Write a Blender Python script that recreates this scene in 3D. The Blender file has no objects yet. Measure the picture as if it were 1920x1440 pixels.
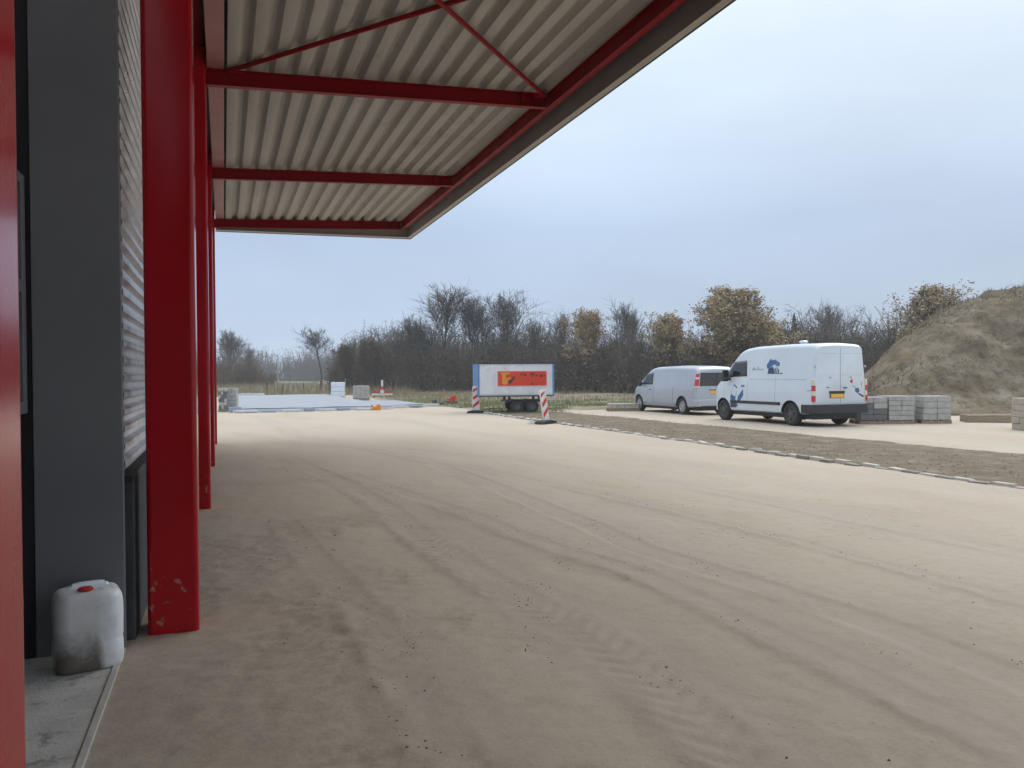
import bpy, math, random
import numpy as np
from mathutils import Vector, Matrix, Euler

# ------------------------------------------------------------------ camera, sky, sun, exposure
SC = bpy.context.scene
COL = SC.collection
YAW, PITCH, ROLL = math.radians(20.05), math.radians(-0.70), math.radians(0.43)
cam = bpy.data.cameras.new('camera')
cam.sensor_width = 36.0
cam.lens = 1480.0 / 1920.0 * 36.0
cam.clip_start, cam.clip_end = 0.05, 3000.0
cam_o = bpy.data.objects.new('camera', cam)
COL.objects.link(cam_o)
fwd = Vector((math.sin(YAW) * math.cos(PITCH), math.cos(YAW) * math.cos(PITCH), math.sin(PITCH)))
r0 = Vector((math.cos(YAW), -math.sin(YAW), 0))
u0 = r0.cross(fwd)
right = r0 * math.cos(ROLL) - u0 * math.sin(ROLL)
up = right.cross(fwd)
m4 = Matrix((right, up, -fwd)).transposed().to_4x4()
m4.translation = (0, 0, 1.62)
cam_o.matrix_world = m4
SC.camera = cam_o

SUN_AZ, SUN_EL = math.radians(58), math.radians(42)
world = bpy.data.worlds.new('World')
SC.world = world
world.use_nodes = True
wn, wl = world.node_tree.nodes, world.node_tree.links
wn.clear()
w_out = wn.new('ShaderNodeOutputWorld')
w_bg = wn.new('ShaderNodeBackground')
w_bg.inputs['Strength'].default_value = 0.10
w_sky = wn.new('ShaderNodeTexSky')
w_sky.sky_type = 'NISHITA'
w_sky.sun_disc = False
w_sky.sun_elevation = SUN_EL
w_sky.sun_rotation = SUN_AZ
w_sky.air_density, w_sky.dust_density = 1.2, 3.0
# an even overcast layer: three times as bright overhead as at the horizon, with soft cloud banks
w_tc = wn.new('ShaderNodeTexCoord')
w_sep = wn.new('ShaderNodeSeparateXYZ')
wl.new(w_tc.outputs['Generated'], w_sep.inputs[0])
w_el = wn.new('ShaderNodeMapRange')
w_el.inputs['From Min'].default_value, w_el.inputs['From Max'].default_value = 0.0, 1.0
w_el.inputs['To Min'].default_value, w_el.inputs['To Max'].default_value = 0.0, 1.0
wl.new(w_sep.outputs['Z'], w_el.inputs['Value'])
w_map = wn.new('ShaderNodeMapping')
w_map.inputs['Scale'].default_value = (1.0, 1.0, 3.2)
w_map.inputs['Location'].default_value = (3.79, 7.22, -8.70)
wl.new(w_tc.outputs['Generated'], w_map.inputs['Vector'])
w_noise = wn.new('ShaderNodeTexNoise')
w_noise.inputs['Scale'].default_value = 1.25
w_noise.inputs['Detail'].default_value = 5.0
w_noise.inputs['Roughness'].default_value = 0.5
wl.new(w_map.outputs[0], w_noise.inputs['Vector'])
w_ramp = wn.new('ShaderNodeValToRGB')
cr = w_ramp.color_ramp
cr.elements[0].position, cr.elements[0].color = 0.0, (0.0425, 0.0530, 0.0690, 1)
cr.elements[1].position, cr.elements[1].color = 1.0, (0.186, 0.197, 0.210, 1)
e = cr.elements.new(0.18); e.color = (0.0432, 0.0550, 0.0725, 1)
e = cr.elements.new(0.45); e.color = (0.0820, 0.0950, 0.1075, 1)
wl.new(w_el.outputs[0], w_ramp.inputs['Fac'])
w_cl = wn.new('ShaderNodeMapRange')
w_cl.inputs['From Min'].default_value, w_cl.inputs['From Max'].default_value = 0.30, 0.70
w_cl.inputs['To Min'].default_value, w_cl.inputs['To Max'].default_value = 8.7, 11.3
wl.new(w_noise.outputs['Fac'], w_cl.inputs['Value'])
w_mul = wn.new('ShaderNodeVectorMath'); w_mul.operation = 'SCALE'
wl.new(w_ramp.outputs['Color'], w_mul.inputs[0])
wl.new(w_cl.outputs[0], w_mul.inputs['Scale'])
w_mix = wn.new('ShaderNodeMixRGB')
w_mix.inputs['Fac'].default_value = 0.94
wl.new(w_sky.outputs[0], w_mix.inputs['Color1'])
w_mul2 = wn.new('ShaderNodeVectorMath'); w_mul2.operation = 'SCALE'
w_mul2.inputs['Scale'].default_value = 10.0
wl.new(w_mul.outputs[0], w_mul2.inputs[0])
wl.new(w_mul2.outputs[0], w_mix.inputs['Color2'])
wl.new(w_mix.outputs[0], w_bg.inputs['Color'])
wl.new(w_bg.outputs[0], w_out.inputs['Surface'])

sun = bpy.data.lights.new('sun', 'SUN')
sun.energy, sun.angle, sun.color = 0.9, math.radians(25), (1.0, 0.95, 0.88)
sun_o = bpy.data.objects.new('sun', sun)
COL.objects.link(sun_o)
sd = Vector((math.sin(SUN_AZ) * math.cos(SUN_EL), math.cos(SUN_AZ) * math.cos(SUN_EL), math.sin(SUN_EL)))
sun_o.rotation_euler = sd.to_track_quat('Z', 'Y').to_euler()

vs = SC.view_settings
vs.view_transform, vs.look, vs.gamma, vs.use_curve_mapping = 'Standard', 'None', 1.0, False
vs.exposure = 0.18
SC.cycles.use_denoising = True
SC.cycles.max_bounces = 6
SC.cycles.diffuse_bounces = 4
SC.cycles.volume_bounces = 1

# ------------------------------------------------------------------ helpers
RNG = np.random.default_rng(7)
random.seed(7)


class MB:
    """collects shapes; build() links them as one mesh object"""
    def __init__(self):
        self.v, self.f = [], []

    def add(self, vs_, fs_):
        o = len(self.v)
        self.v += [tuple(p) for p in vs_]
        self.f += [tuple(i + o for i in q) for q in fs_]
        return self

    def box(self, x0, x1, y0, y1, z0, z1):
        return self.add([(x0, y0, z0), (x1, y0, z0), (x1, y1, z0), (x0, y1, z0), (x0, y0, z1), (x1, y0, z1), (x1, y1, z1), (x0, y1, z1)],
                        [(3, 2, 1, 0), (4, 5, 6, 7), (0, 1, 5, 4), (1, 2, 6, 5), (2, 3, 7, 6), (3, 0, 4, 7)])

    def hexa(self, p8):
        return self.add(p8, [(3, 2, 1, 0), (4, 5, 6, 7), (0, 1, 5, 4), (1, 2, 6, 5), (2, 3, 7, 6), (3, 0, 4, 7)])

    def tube(self, p0, p1, ra, rb=None, n=10, caps=True):
        rb = ra if rb is None else rb
        p0, p1 = Vector(p0), Vector(p1)
        d = (p1 - p0).normalized()
        a = d.orthogonal().normalized()
        b = d.cross(a)
        vv = []
        for p, r in ((p0, ra), (p1, rb)):
            for k in range(n):
                t = 2 * math.pi * k / n
                vv.append(p + a * (r * math.cos(t)) + b * (r * math.sin(t)))
        ff = [(k, (k + 1) % n, n + (k + 1) % n, n + k) for k in range(n)]
        if caps:
            ff += [tuple(range(n - 1, -1, -1)), tuple(range(n, 2 * n))]
        return self.add(vv, ff)

    def prism(self, pts, y0, y1, axis='y'):
        """outline pts extruded along one axis"""
        n = len(pts)
        if axis == 'y':
            vv = [(a, y0, b) for a, b in pts] + [(a, y1, b) for a, b in pts]
        elif axis == 'x':
            vv = [(y0, a, b) for a, b in pts] + [(y1, a, b) for a, b in pts]
        else:
            vv = [(a, b, y0) for a, b in pts] + [(a, b, y1) for a, b in pts]
        ff = [(k, (k + 1) % n, n + (k + 1) % n, n + k) for k in range(n)]
        ff += [tuple(range(n - 1, -1, -1)), tuple(range(n, 2 * n))]
        return self.add(vv, ff)

    def lathe(self, prof, c, axis='x', n=28):
        """prof: (offset along the axis, radius); closed ring"""
        c = Vector(c)
        m = len(prof)
        vv = []
        for k in range(n):
            t = 2 * math.pi * k / n
            for o, r in prof:
                if axis == 'x':
                    vv.append(c + Vector((o, r * math.cos(t), r * math.sin(t))))
                else:
                    vv.append(c + Vector((r * math.cos(t), r * math.sin(t), o)))
        ff = []
        for k in range(n):
            for j in range(m - 1):
                a, b = k * m + j, ((k + 1) % n) * m + j
                ff.append((a, b, b + 1, a + 1))
        return self.add(vv, ff)

    def build(self, name, mat, parent=None, bevel=0.0, smooth=None, seg=2):
        me = bpy.data.meshes.new(name)
        me.from_pydata(self.v, [], self.f)
        me.validate()
        me.update()
        return link(name, me, mat, parent, bevel, smooth, seg)


def link(name, me, mat, parent=None, bevel=0.0, smooth=None, seg=2):
    if mat is not None and not me.materials:
        me.materials.append(mat)
    import bmesh
    bm = bmesh.new(); bm.from_mesh(me)
    bmesh.ops.recalc_face_normals(bm, faces=bm.faces)
    bm.to_mesh(me); bm.free()
    o = bpy.data.objects.new(name, me)
    COL.objects.link(o)
    if parent is not None:
        o.parent = parent
    if bevel:
        b = o.modifiers.new('bevel', 'BEVEL')
        b.width, b.segments, b.limit_method, b.angle_limit = bevel, seg, 'ANGLE', math.radians(40)
    if smooth is not None:
        me.shade_smooth()
        me.set_sharp_from_angle(angle=math.radians(smooth))
    return o


def fast_mesh(name, V, F, mat, parent=None, smooth=False):
    """numpy verts and quads/tris -> object without the slow python path"""
    V = np.asarray(V, np.float32); F = np.asarray(F, np.int32)
    me = bpy.data.meshes.new(name)
    k = F.shape[1]
    me.vertices.add(len(V)); me.vertices.foreach_set('co', V.ravel())
    me.loops.add(F.size); me.loops.foreach_set('vertex_index', F.ravel())
    me.polygons.add(len(F)); me.polygons.foreach_set('loop_start', np.arange(len(F), dtype=np.int32) * k)
    me.polygons.foreach_set('use_smooth', np.full(len(F), bool(smooth)))
    me.update(calc_edges=True)
    me.materials.append(mat)
    o = bpy.data.objects.new(name, me)
    COL.objects.link(o)
    if parent is not None:
        o.parent = parent
    return o


def empty(name, loc=(0, 0, 0), rz=0.0):
    o = bpy.data.objects.new(name, None)
    o.empty_display_size = 0.3
    COL.objects.link(o)
    o.location = loc
    o.rotation_euler = (0, 0, rz)
    return o


def tag(o, label=None, cat=None, group=None, kind=None):
    if label: o['label'] = label
    if cat: o['category'] = cat
    if group: o['group'] = group
    if kind: o['kind'] = kind
    return o


def clone(o, parent=None):
    c = o.copy()
    COL.objects.link(c)
    c.parent = parent
    for ch in list(o.children):
        clone(ch, c)
    return c


def lat(ix, iy, s):
    h = (ix.astype(np.int64) * 374761393 + iy.astype(np.int64) * 668265263 + s * 1442695041) & 0x7fffffff
    h = ((h ^ (h >> 13)) * 1274126177) & 0x7fffffff
    return ((h ^ (h >> 16)) & 0xffff) / 65535.0


def vnoise(x, y, s=0):
    ix, iy = np.floor(x), np.floor(y)
    fx, fy = x - ix, y - iy
    fx, fy = fx * fx * (3 - 2 * fx), fy * fy * (3 - 2 * fy)
    ix, iy = ix.astype(int), iy.astype(int)
    a, b = lat(ix, iy, s), lat(ix + 1, iy, s)
    c, d = lat(ix, iy + 1, s), lat(ix + 1, iy + 1, s)
    return (a + (b - a) * fx) * (1 - fy) + (c + (d - c) * fx) * fy - 0.5


def fbm(x, y, s=0, o=4):
    r, a = 0, 1.0
    for k in range(o):
        r = r + a * vnoise(x * 2 ** k + 13.7 * k, y * 2 ** k - 7.1 * k, s + k)
        a *= 0.5
    return r


# ------------------------------------------------------------------ materials
def nodes_of(name):
    m = bpy.data.materials.new(name)
    m.use_nodes = True
    nt = m.node_tree
    return m, nt.nodes, nt.links, nt.nodes['Principled BSDF']


def M(name, c, c2=None, scale=6.0, rough=0.6, metal=0.0, bump=0.0, bscale=60.0, coat=0.0, spec=0.5, rvar=0.0, contrast=(0.35, 0.65), stretch=(1, 1, 1), dirt=None, dirt_scale=9.0, dirt_at=(0.56, 0.72)):
    m, N, L, P = nodes_of(name)
    P.inputs['Roughness'].default_value = rough
    P.inputs['Metallic'].default_value = metal
    P.inputs['Coat Weight'].default_value = coat
    P.inputs['Specular IOR Level'].default_value = spec
    P.inputs['Base Color'].default_value = (*c, 1)
    geo = N.new('ShaderNodeNewGeometry')
    mp = N.new('ShaderNodeMapping')
    mp.inputs['Scale'].default_value = stretch
    L.new(geo.outputs['Position'], mp.inputs['Vector'])
    last = None
    if c2 is not None:
        n = N.new('ShaderNodeTexNoise')
        n.inputs['Scale'].default_value = scale
        n.inputs['Detail'].default_value = 6
        n.inputs['Roughness'].default_value = 0.6
        L.new(mp.outputs[0], n.inputs['Vector'])
        r = N.new('ShaderNodeValToRGB')
        r.color_ramp.elements[0].position, r.color_ramp.elements[0].color = contrast[0], (*c, 1)
        r.color_ramp.elements[1].position, r.color_ramp.elements[1].color = contrast[1], (*c2, 1)
        L.new(n.outputs['Fac'], r.inputs['Fac'])
        last = r.outputs['Color']
        if rvar:
            rr = N.new('ShaderNodeMapRange')
            rr.inputs['From Min'].default_value, rr.inputs['From Max'].default_value = 0.3, 0.7
            rr.inputs['To Min'].default_value, rr.inputs['To Max'].default_value = rough - rvar, rough + rvar
            L.new(n.outputs['Fac'], rr.inputs['Value'])
            L.new(rr.outputs[0], P.inputs['Roughness'])
    if dirt is not None:
        n = N.new('ShaderNodeTexNoise')
        n.inputs['Scale'].default_value = dirt_scale
        n.inputs['Detail'].default_value = 8
        n.inputs['Roughness'].default_value = 0.7
        L.new(geo.outputs['Position'], n.inputs['Vector'])
        r = N.new('ShaderNodeMapRange')
        r.inputs['From Min'].default_value, r.inputs['From Max'].default_value = dirt_at
        L.new(n.outputs['Fac'], r.inputs['Value'])
        x = N.new('ShaderNodeMixRGB')
        L.new(r.outputs[0], x.inputs['Fac'])
        if last is not None: L.new(last, x.inputs['Color1'])
        else: x.inputs['Color1'].default_value = (*c, 1)
        x.inputs['Color2'].default_value = (*dirt, 1)
        last = x.outputs[0]
    if last is not None:
        L.new(last, P.inputs['Base Color'])
    if bump:
        n = N.new('ShaderNodeTexNoise')
        n.inputs['Scale'].default_value = bscale
        n.inputs['Detail'].default_value = 5
        L.new(mp.outputs[0], n.inputs['Vector'])
        b = N.new('ShaderNodeBump')
        b.inputs['Strength'].default_value = bump
        b.inputs['Distance'].default_value = 0.02
        L.new(n.outputs['Fac'], b.inputs['Height'])
        L.new(b.outputs[0], P.inputs['Normal'])
    return m


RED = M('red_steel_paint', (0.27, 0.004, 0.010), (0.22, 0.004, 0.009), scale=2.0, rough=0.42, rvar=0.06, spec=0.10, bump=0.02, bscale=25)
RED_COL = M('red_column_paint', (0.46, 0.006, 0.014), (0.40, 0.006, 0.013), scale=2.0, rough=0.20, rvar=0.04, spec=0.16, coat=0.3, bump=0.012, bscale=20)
# pale dried splashes on the lowest metre of the column paint
_nt = RED_COL.node_tree; _N, _L = _nt.nodes, _nt.links
_P = _N['Principled BSDF']; _P.inputs['Coat Roughness'].default_value = 0.10
_g = _N.new('ShaderNodeNewGeometry'); _sp = _N.new('ShaderNodeSeparateXYZ'); _L.new(_g.outputs['Position'], _sp.inputs[0])
_z = _N.new('ShaderNodeMapRange')
for _k, _v in zip(('From Min', 'From Max', 'To Min', 'To Max'), (1.0, 0.35, 0.0, 0.16)): _z.inputs[_k].default_value = _v
_L.new(_sp.outputs['Z'], _z.inputs['Value'])
_n = _N.new('ShaderNodeTexNoise'); _n.inputs['Scale'].default_value = 17.0; _n.inputs['Detail'].default_value = 5.0; _L.new(_g.outputs['Position'], _n.inputs['Vector'])
_ad = _N.new('ShaderNodeMath'); _ad.operation = 'ADD'; _L.new(_n.outputs['Fac'], _ad.inputs[0]); _L.new(_z.outputs[0], _ad.inputs[1])
_mr = _N.new('ShaderNodeMapRange'); _mr.inputs['From Min'].default_value, _mr.inputs['From Max'].default_value, _mr.inputs['To Max'].default_value = 0.78, 0.86, 0.55
_L.new(_ad.outputs[0], _mr.inputs['Value'])
_mx = _N.new('ShaderNodeMixRGB'); _mx.inputs['Color2'].default_value = (0.45, 0.40, 0.34, 1)
_L.new(_mr.outputs[0], _mx.inputs['Fac']); _L.new(_P.inputs['Base Color'].links[0].from_socket, _mx.inputs['Color1']); _L.new(_mx.outputs[0], _P.inputs['Base Color'])
DECK = M('deck_coating', (0.42, 0.395, 0.35), (0.33, 0.305, 0.265), scale=1.6, rough=0.55, stretch=(1, .2, 1), dirt=(0.20, 0.175, 0.145), dirt_scale=1.7, dirt_at=(0.58, 0.80))
FASC = M('fascia_beige', (0.40, 0.37, 0.31), (0.35, 0.32, 0.27), scale=2.0, rough=0.5)
DARKEDGE = M('dark_edge_trim', (0.012, 0.012, 0.013), rough=0.5)
SILVER = M('silver_cladding', (0.66, 0.675, 0.71), (0.55, 0.56, 0.59), scale=5, rough=0.34, metal=0.30, rvar=0.08)
PANEL = M('anthracite_panel', (0.200, 0.203, 0.210), (0.172, 0.174, 0.180), scale=1.2, rough=0.48, bump=0.02, bscale=200)
BLACK = M('black_trim', (0.012, 0.012, 0.013), (0.020, 0.020, 0.021), scale=12, rough=0.55)
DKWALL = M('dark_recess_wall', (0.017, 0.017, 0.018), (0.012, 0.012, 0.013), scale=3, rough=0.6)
FRAME = M('grey_window_frame', (0.16, 0.165, 0.175), (0.14, 0.145, 0.15), scale=6, rough=0.4)
PLINTH = M('dark_concrete_plinth', (0.075, 0.076, 0.080), (0.055, 0.056, 0.058), scale=7, rough=0.8, bump=0.3, bscale=50)
CONC = M('concrete_floor', (0.56, 0.54, 0.51), (0.42, 0.405, 0.38), scale=4, rough=0.8, bump=0.25, bscale=70, dirt=(0.17, 0.145, 0.115), dirt_scale=6.0, dirt_at=(0.53, 0.68))
STRIP = M('pale_edge_strip', (0.52, 0.50, 0.46), (0.42, 0.40, 0.36), scale=14, rough=0.6)
PAVER = M('grey_concrete_paver', (0.40, 0.39, 0.37), (0.32, 0.312, 0.298), scale=5, rough=0.85, bump=0.3, bscale=60)
PAVER_D = M('dark_and_shaded_paver', (0.15, 0.15, 0.155), (0.115, 0.115, 0.12), scale=5, rough=0.85, bump=0.3, bscale=60)  # dark blocks; also carries painted van shade on the stack behind it
PAVER_B = M('beige_concrete_paver', (0.42, 0.37, 0.30), (0.34, 0.30, 0.245), scale=5, rough=0.85, bump=0.3, bscale=60)
KERB_L = M('pale_kerb_stone', (0.56, 0.53, 0.48), (0.42, 0.39, 0.34), scale=7, rough=0.85, bump=0.3, bscale=60)
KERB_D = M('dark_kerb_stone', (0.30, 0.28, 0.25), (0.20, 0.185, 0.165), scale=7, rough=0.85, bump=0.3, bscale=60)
WOOD = M('weathered_timber', (0.30, 0.24, 0.17), (0.20, 0.155, 0.105), scale=5, rough=0.8, stretch=(1, 1, 6), bump=0.2)
POST = M('pale_stake_wood', (0.40, 0.35, 0.28), (0.28, 0.24, 0.19), scale=5, rough=0.8)
POST_D = M('dark_stake_wood', (0.10, 0.085, 0.068), (0.07, 0.06, 0.05), scale=5, rough=0.8)
FOIL = M('pale_film', (0.30, 0.31, 0.34), (0.25, 0.26, 0.285), scale=0.8, rough=0.5, bump=0.15, bscale=6)
FOAM = M('white_foam_board', (0.58, 0.60, 0.64), (0.48, 0.50, 0.54), scale=4, rough=0.7)
FOAM_B = M('blue_grey_board', (0.30, 0.36, 0.46), (0.22, 0.27, 0.35), scale=4, rough=0.7)
WRAP = M('white_wrap', (0.66, 0.72, 0.80), (0.58, 0.64, 0.72), scale=3, rough=0.35, bump=0.3, bscale=12)
WHITE_P = M('white_van_paint', (0.62, 0.685, 0.755), (0.585, 0.645, 0.715), scale=1.5, rough=0.28, coat=0.35, dirt=(0.50, 0.49, 0.46), dirt_scale=2.2, dirt_at=(0.60, 0.95))
SILVER_P = M('silver_van_paint', (0.44, 0.47, 0.53), (0.40, 0.43, 0.485), scale=1.5, rough=0.32, metal=0.35, coat=0.4, dirt=(0.30, 0.29, 0.27), dirt_scale=2.0, dirt_at=(0.58, 0.95))
GLASS = M('tinted_glass', (0.018, 0.021, 0.026), rough=0.06, spec=0.8)
RUBBER = M('tyre_rubber', (0.022, 0.022, 0.023), (0.035, 0.033, 0.030), scale=10, rough=0.85, bump=0.2)
PLASTIC = M('black_bumper_plastic', (0.022, 0.022, 0.024), (0.030, 0.030, 0.031), scale=8, rough=0.6, bump=0.1, bscale=150)
STEELRIM = M('grey_steel_rim', (0.10, 0.10, 0.105), (0.07, 0.07, 0.07), scale=12, rough=0.55, metal=0.4)
ALLOY = M('alloy_rim', (0.42, 0.43, 0.46), (0.36, 0.37, 0.40), scale=12, rough=0.4, metal=0.6)
LAMP_R = M('red_lamp_lens', (0.50, 0.015, 0.02), rough=0.15, coat=0.5)
LAMP_W = M('clear_lamp_lens', (0.62, 0.58, 0.52), rough=0.2, coat=0.5)
PLATE = M('yellow_number_plate', (0.78, 0.42, 0.05), rough=0.4)
SEAM = M('panel_seam', (0.10, 0.105, 0.115), rough=0.6)
SEAM_L = M('panel_seam_pale', (0.42, 0.44, 0.47), rough=0.6)
LOGO_B = M('logo_blue', (0.045, 0.12, 0.30), rough=0.4)
LOGO_N = M('logo_navy', (0.035, 0.055, 0.12), rough=0.4)
LOGO_G = M('logo_grey', (0.30, 0.33, 0.37), rough=0.4)
TR_WHITE = M('trailer_white', (0.66, 0.68, 0.71), (0.56, 0.57, 0.59), scale=2.0, rough=0.45, dirt=(0.45, 0.41, 0.34), dirt_scale=2.6, dirt_at=(0.56, 0.85))
TR_BLUE = M('trailer_blue', (0.09, 0.23, 0.46), (0.075, 0.20, 0.40), scale=2.0, rough=0.4)
BAN_RED = M('banner_red', (0.62, 0.045, 0.012), (0.57, 0.04, 0.011), scale=1.0, rough=0.45)
BAN_YEL = M('banner_yellow', (0.62, 0.26, 0.02), rough=0.45)
BAN_DK = M('banner_dark_letters', (0.14, 0.012, 0.022), rough=0.5)
BAN_BK = M('banner_black_mark', (0.03, 0.022, 0.02), rough=0.5)
BAN_PALE = M('banner_pale_edge', (0.70, 0.34, 0.36), rough=0.5)
SIGN_W = M('sign_white', (0.70, 0.69, 0.66), (0.58, 0.57, 0.54), scale=6, rough=0.5)
SIGN_R = M('sign_red', (0.52, 0.018, 0.03), rough=0.45)
CAN = M('milky_plastic', (0.74, 0.76, 0.80), (0.68, 0.70, 0.73), scale=5, rough=0.38)
CANCAP = M('red_cap_plastic', (0.55, 0.02, 0.02), rough=0.35)
ORANGE = M('orange_plastic', (0.72, 0.25, 0.02), (0.60, 0.20, 0.02), scale=6, rough=0.45)
MACH_R = M('red_machine_paint', (0.58, 0.02, 0.03), (0.48, 0.016, 0.025), scale=6, rough=0.4)
STEEL = M('dark_steel', (0.06, 0.065, 0.075), (0.09, 0.085, 0.08), scale=8, rough=0.6, metal=0.3)
BARK = M('grey_brown_bark', (0.085, 0.075, 0.068), (0.055, 0.048, 0.044), scale=4, rough=0.9)
TWIG = M('twig_bark', (0.105, 0.090, 0.082), (0.070, 0.060, 0.056), scale=1.2, rough=0.9)
BRUSH = M('thicket_twigs', (0.140, 0.112, 0.090), (0.085, 0.072, 0.062), scale=0.35, rough=0.95)
BRUSH_O = M('ochre_bush_twigs', (0.13, 0.090, 0.045), (0.085, 0.062, 0.036), scale=0.6, rough=0.95)
LEAF_Y = M('ochre_leaves', (0.42, 0.315, 0.170), (0.22, 0.168, 0.100), scale=1.1, rough=0.8)
LEAF_D = M('dead_leaves', (0.13, 0.095, 0.058), (0.075, 0.060, 0.044), scale=0.5, rough=0.9)
NEEDLE = M('dark_needles', (0.022, 0.034, 0.045), (0.03, 0.042, 0.045), scale=1.0, rough=0.9)
FARWOOD = M('far_wood_twigs', (0.085, 0.078, 0.076), (0.06, 0.056, 0.056), scale=0.05, rough=0.95)
STRAW = M('dry_grass', (0.27, 0.225, 0.135), (0.19, 0.165, 0.095), scale=0.5, rough=0.95)
GREEN = M('green_grass', (0.11, 0.15, 0.045), (0.15, 0.155, 0.06), scale=0.8, rough=0.95)
WEED = M('mound_weeds', (0.20, 0.165, 0.10), (0.105, 0.095, 0.058), scale=0.6, rough=0.95)
CLOD = M('soil_clods', (0.28, 0.222, 0.165), (0.17, 0.134, 0.098), scale=3, rough=0.95)
GRAVEL = M('gravel_stones', (0.29, 0.240, 0.180), (0.150, 0.120, 0.088), scale=2.4, rough=0.95)

# ------------------------------------------------------------------ ground
def axis(parts):
    out = [parts[0][0]]
    for a, b, s in parts:
        n = max(1, int(round((b - a) / s)))
        out += list(np.linspace(a, b, n + 1)[1:])
    return np.array(out)


gx = axis([(-700, -60, 80), (-60, -4, 4), (-4, -0.6, 0.4), (-0.6, 6.5, 0.030), (6.5, 7.5, 0.06), (7.5, 14, 0.10), (14, 24, 0.25), (24, 60, 1.0), (60, 140, 8), (140, 800, 60)])
gy = axis([(-300, -20, 40), (-20, 0, 2), (0, 1.6, 0.2), (1.6, 8, 0.030), (8, 9, 0.06), (9, 18, 0.10), (18, 34, 0.25), (34, 90, 0.8), (90, 300, 10), (300, 1300, 100)])
GX, GY = np.meshgrid(gx, gy)


def near_curve(px, py, pts):
    """distance to a polyline and the length along it"""
    best = np.full(px.shape, 1e9); along = np.zeros(px.shape); acc = 0.0
    for (ax, ay), (bx, by) in zip(pts[:-1], pts[1:]):
        dx, dy = bx - ax, by - ay
        l2 = dx * dx + dy * dy
        t = np.clip(((px - ax) * dx + (py - ay) * dy) / l2, 0, 1)
        sgn = np.sign((px - ax) * dy - (py - ay) * dx)
        d = np.hypot(px - ax - t * dx, py - ay - t * dy)
        w = d < np.abs(best)
        best = np.where(w, d * sgn, best)
        along = np.where(w, acc + t * math.sqrt(l2), along)
        acc += math.sqrt(l2)
    return best, along


def smooth(a, b, x):
    t = np.clip((x - a) / (b - a), 0, 1)
    return t * t * (3 - 2 * t)


TR = [
    dict(p=[(0.4, 24.0), (1.45, 19.9), (3.0, 17.6), (3.56, 14.4), (3.68, 11.5), (3.61, 9.1), (3.63, 7.6), (3.58, 6.4), (3.79, 5.1), (3.93, 3.7), (3.9, 0.5)], w=0.16, d=0.012, lug=0.0, damp=0.30),
    dict(p=[(1.2, 16.0), (1.65, 12.1), (1.84, 9.7), (1.82, 7.6), (1.9, 6.4), (2.0, 5.1), (2.1, 4.4), (2.1, 3.8), (2.05, 3.2), (1.95, 2.4), (1.9, 0.5)], w=0.17, d=0.009, lug=0.007, damp=0.30),
    dict(p=[(1.9, 13.0), (2.43, 9.9), (2.65, 8.7), (2.74, 7.5), (2.9, 6.6), (3.15, 5.6), (3.2, 0.5)], w=0.13, d=0.008, lug=0.0, damp=0.30),
    dict(p=[(4.0, 14.0), (4.6, 10.0), (5.02, 7.2), (5.17, 6.1), (5.2, 4.9), (5.23, 3.9), (5.3, 0.5)], w=0.10, d=0.007, lug=0.0, damp=0.22),
    dict(p=[(1.2, 34.0), (1.75, 26.2), (1.72, 22.5), (2.6, 19.0), (4.9, 14.5), (6.2, 10.0), (6.8, 3.0)], w=0.15, d=0.006, lug=0.0, damp=0.16),
    dict(p=[(6.0, 30.0), (6.4, 22.0), (7.4, 14.0), (8.0, 8.0), (8.2, 2.0)], w=0.15, d=0.005, lug=0.0, damp=0.12),
    dict(p=[(0.6, 9.0), (0.75, 7.0), (0.9, 5.4), (0.9, 3.6), (0.8, 2.0)], w=0.14, d=0.007, lug=0.006, damp=0.20),
]
H = 0.05 * fbm(GX * 0.06, GY * 0.06, 1, 3) + 0.022 * fbm(GX * 0.5, GY * 0.5, 5, 3) + 0.010 * fbm(GX * 2.3, GY * 1.6, 9, 4)
fine = 0.007 * fbm(GX * 7.0, GY * 7.0, 21, 4)
near = smooth(16, 6, GY) * smooth(11, 7, GX)
CLUMP = smooth(-0.10, 0.30, fbm(GX * 1.3, GY * 0.8, 77, 4))
DAMP = np.zeros(GX.shape); LANE = np.zeros(GX.shape)
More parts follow.
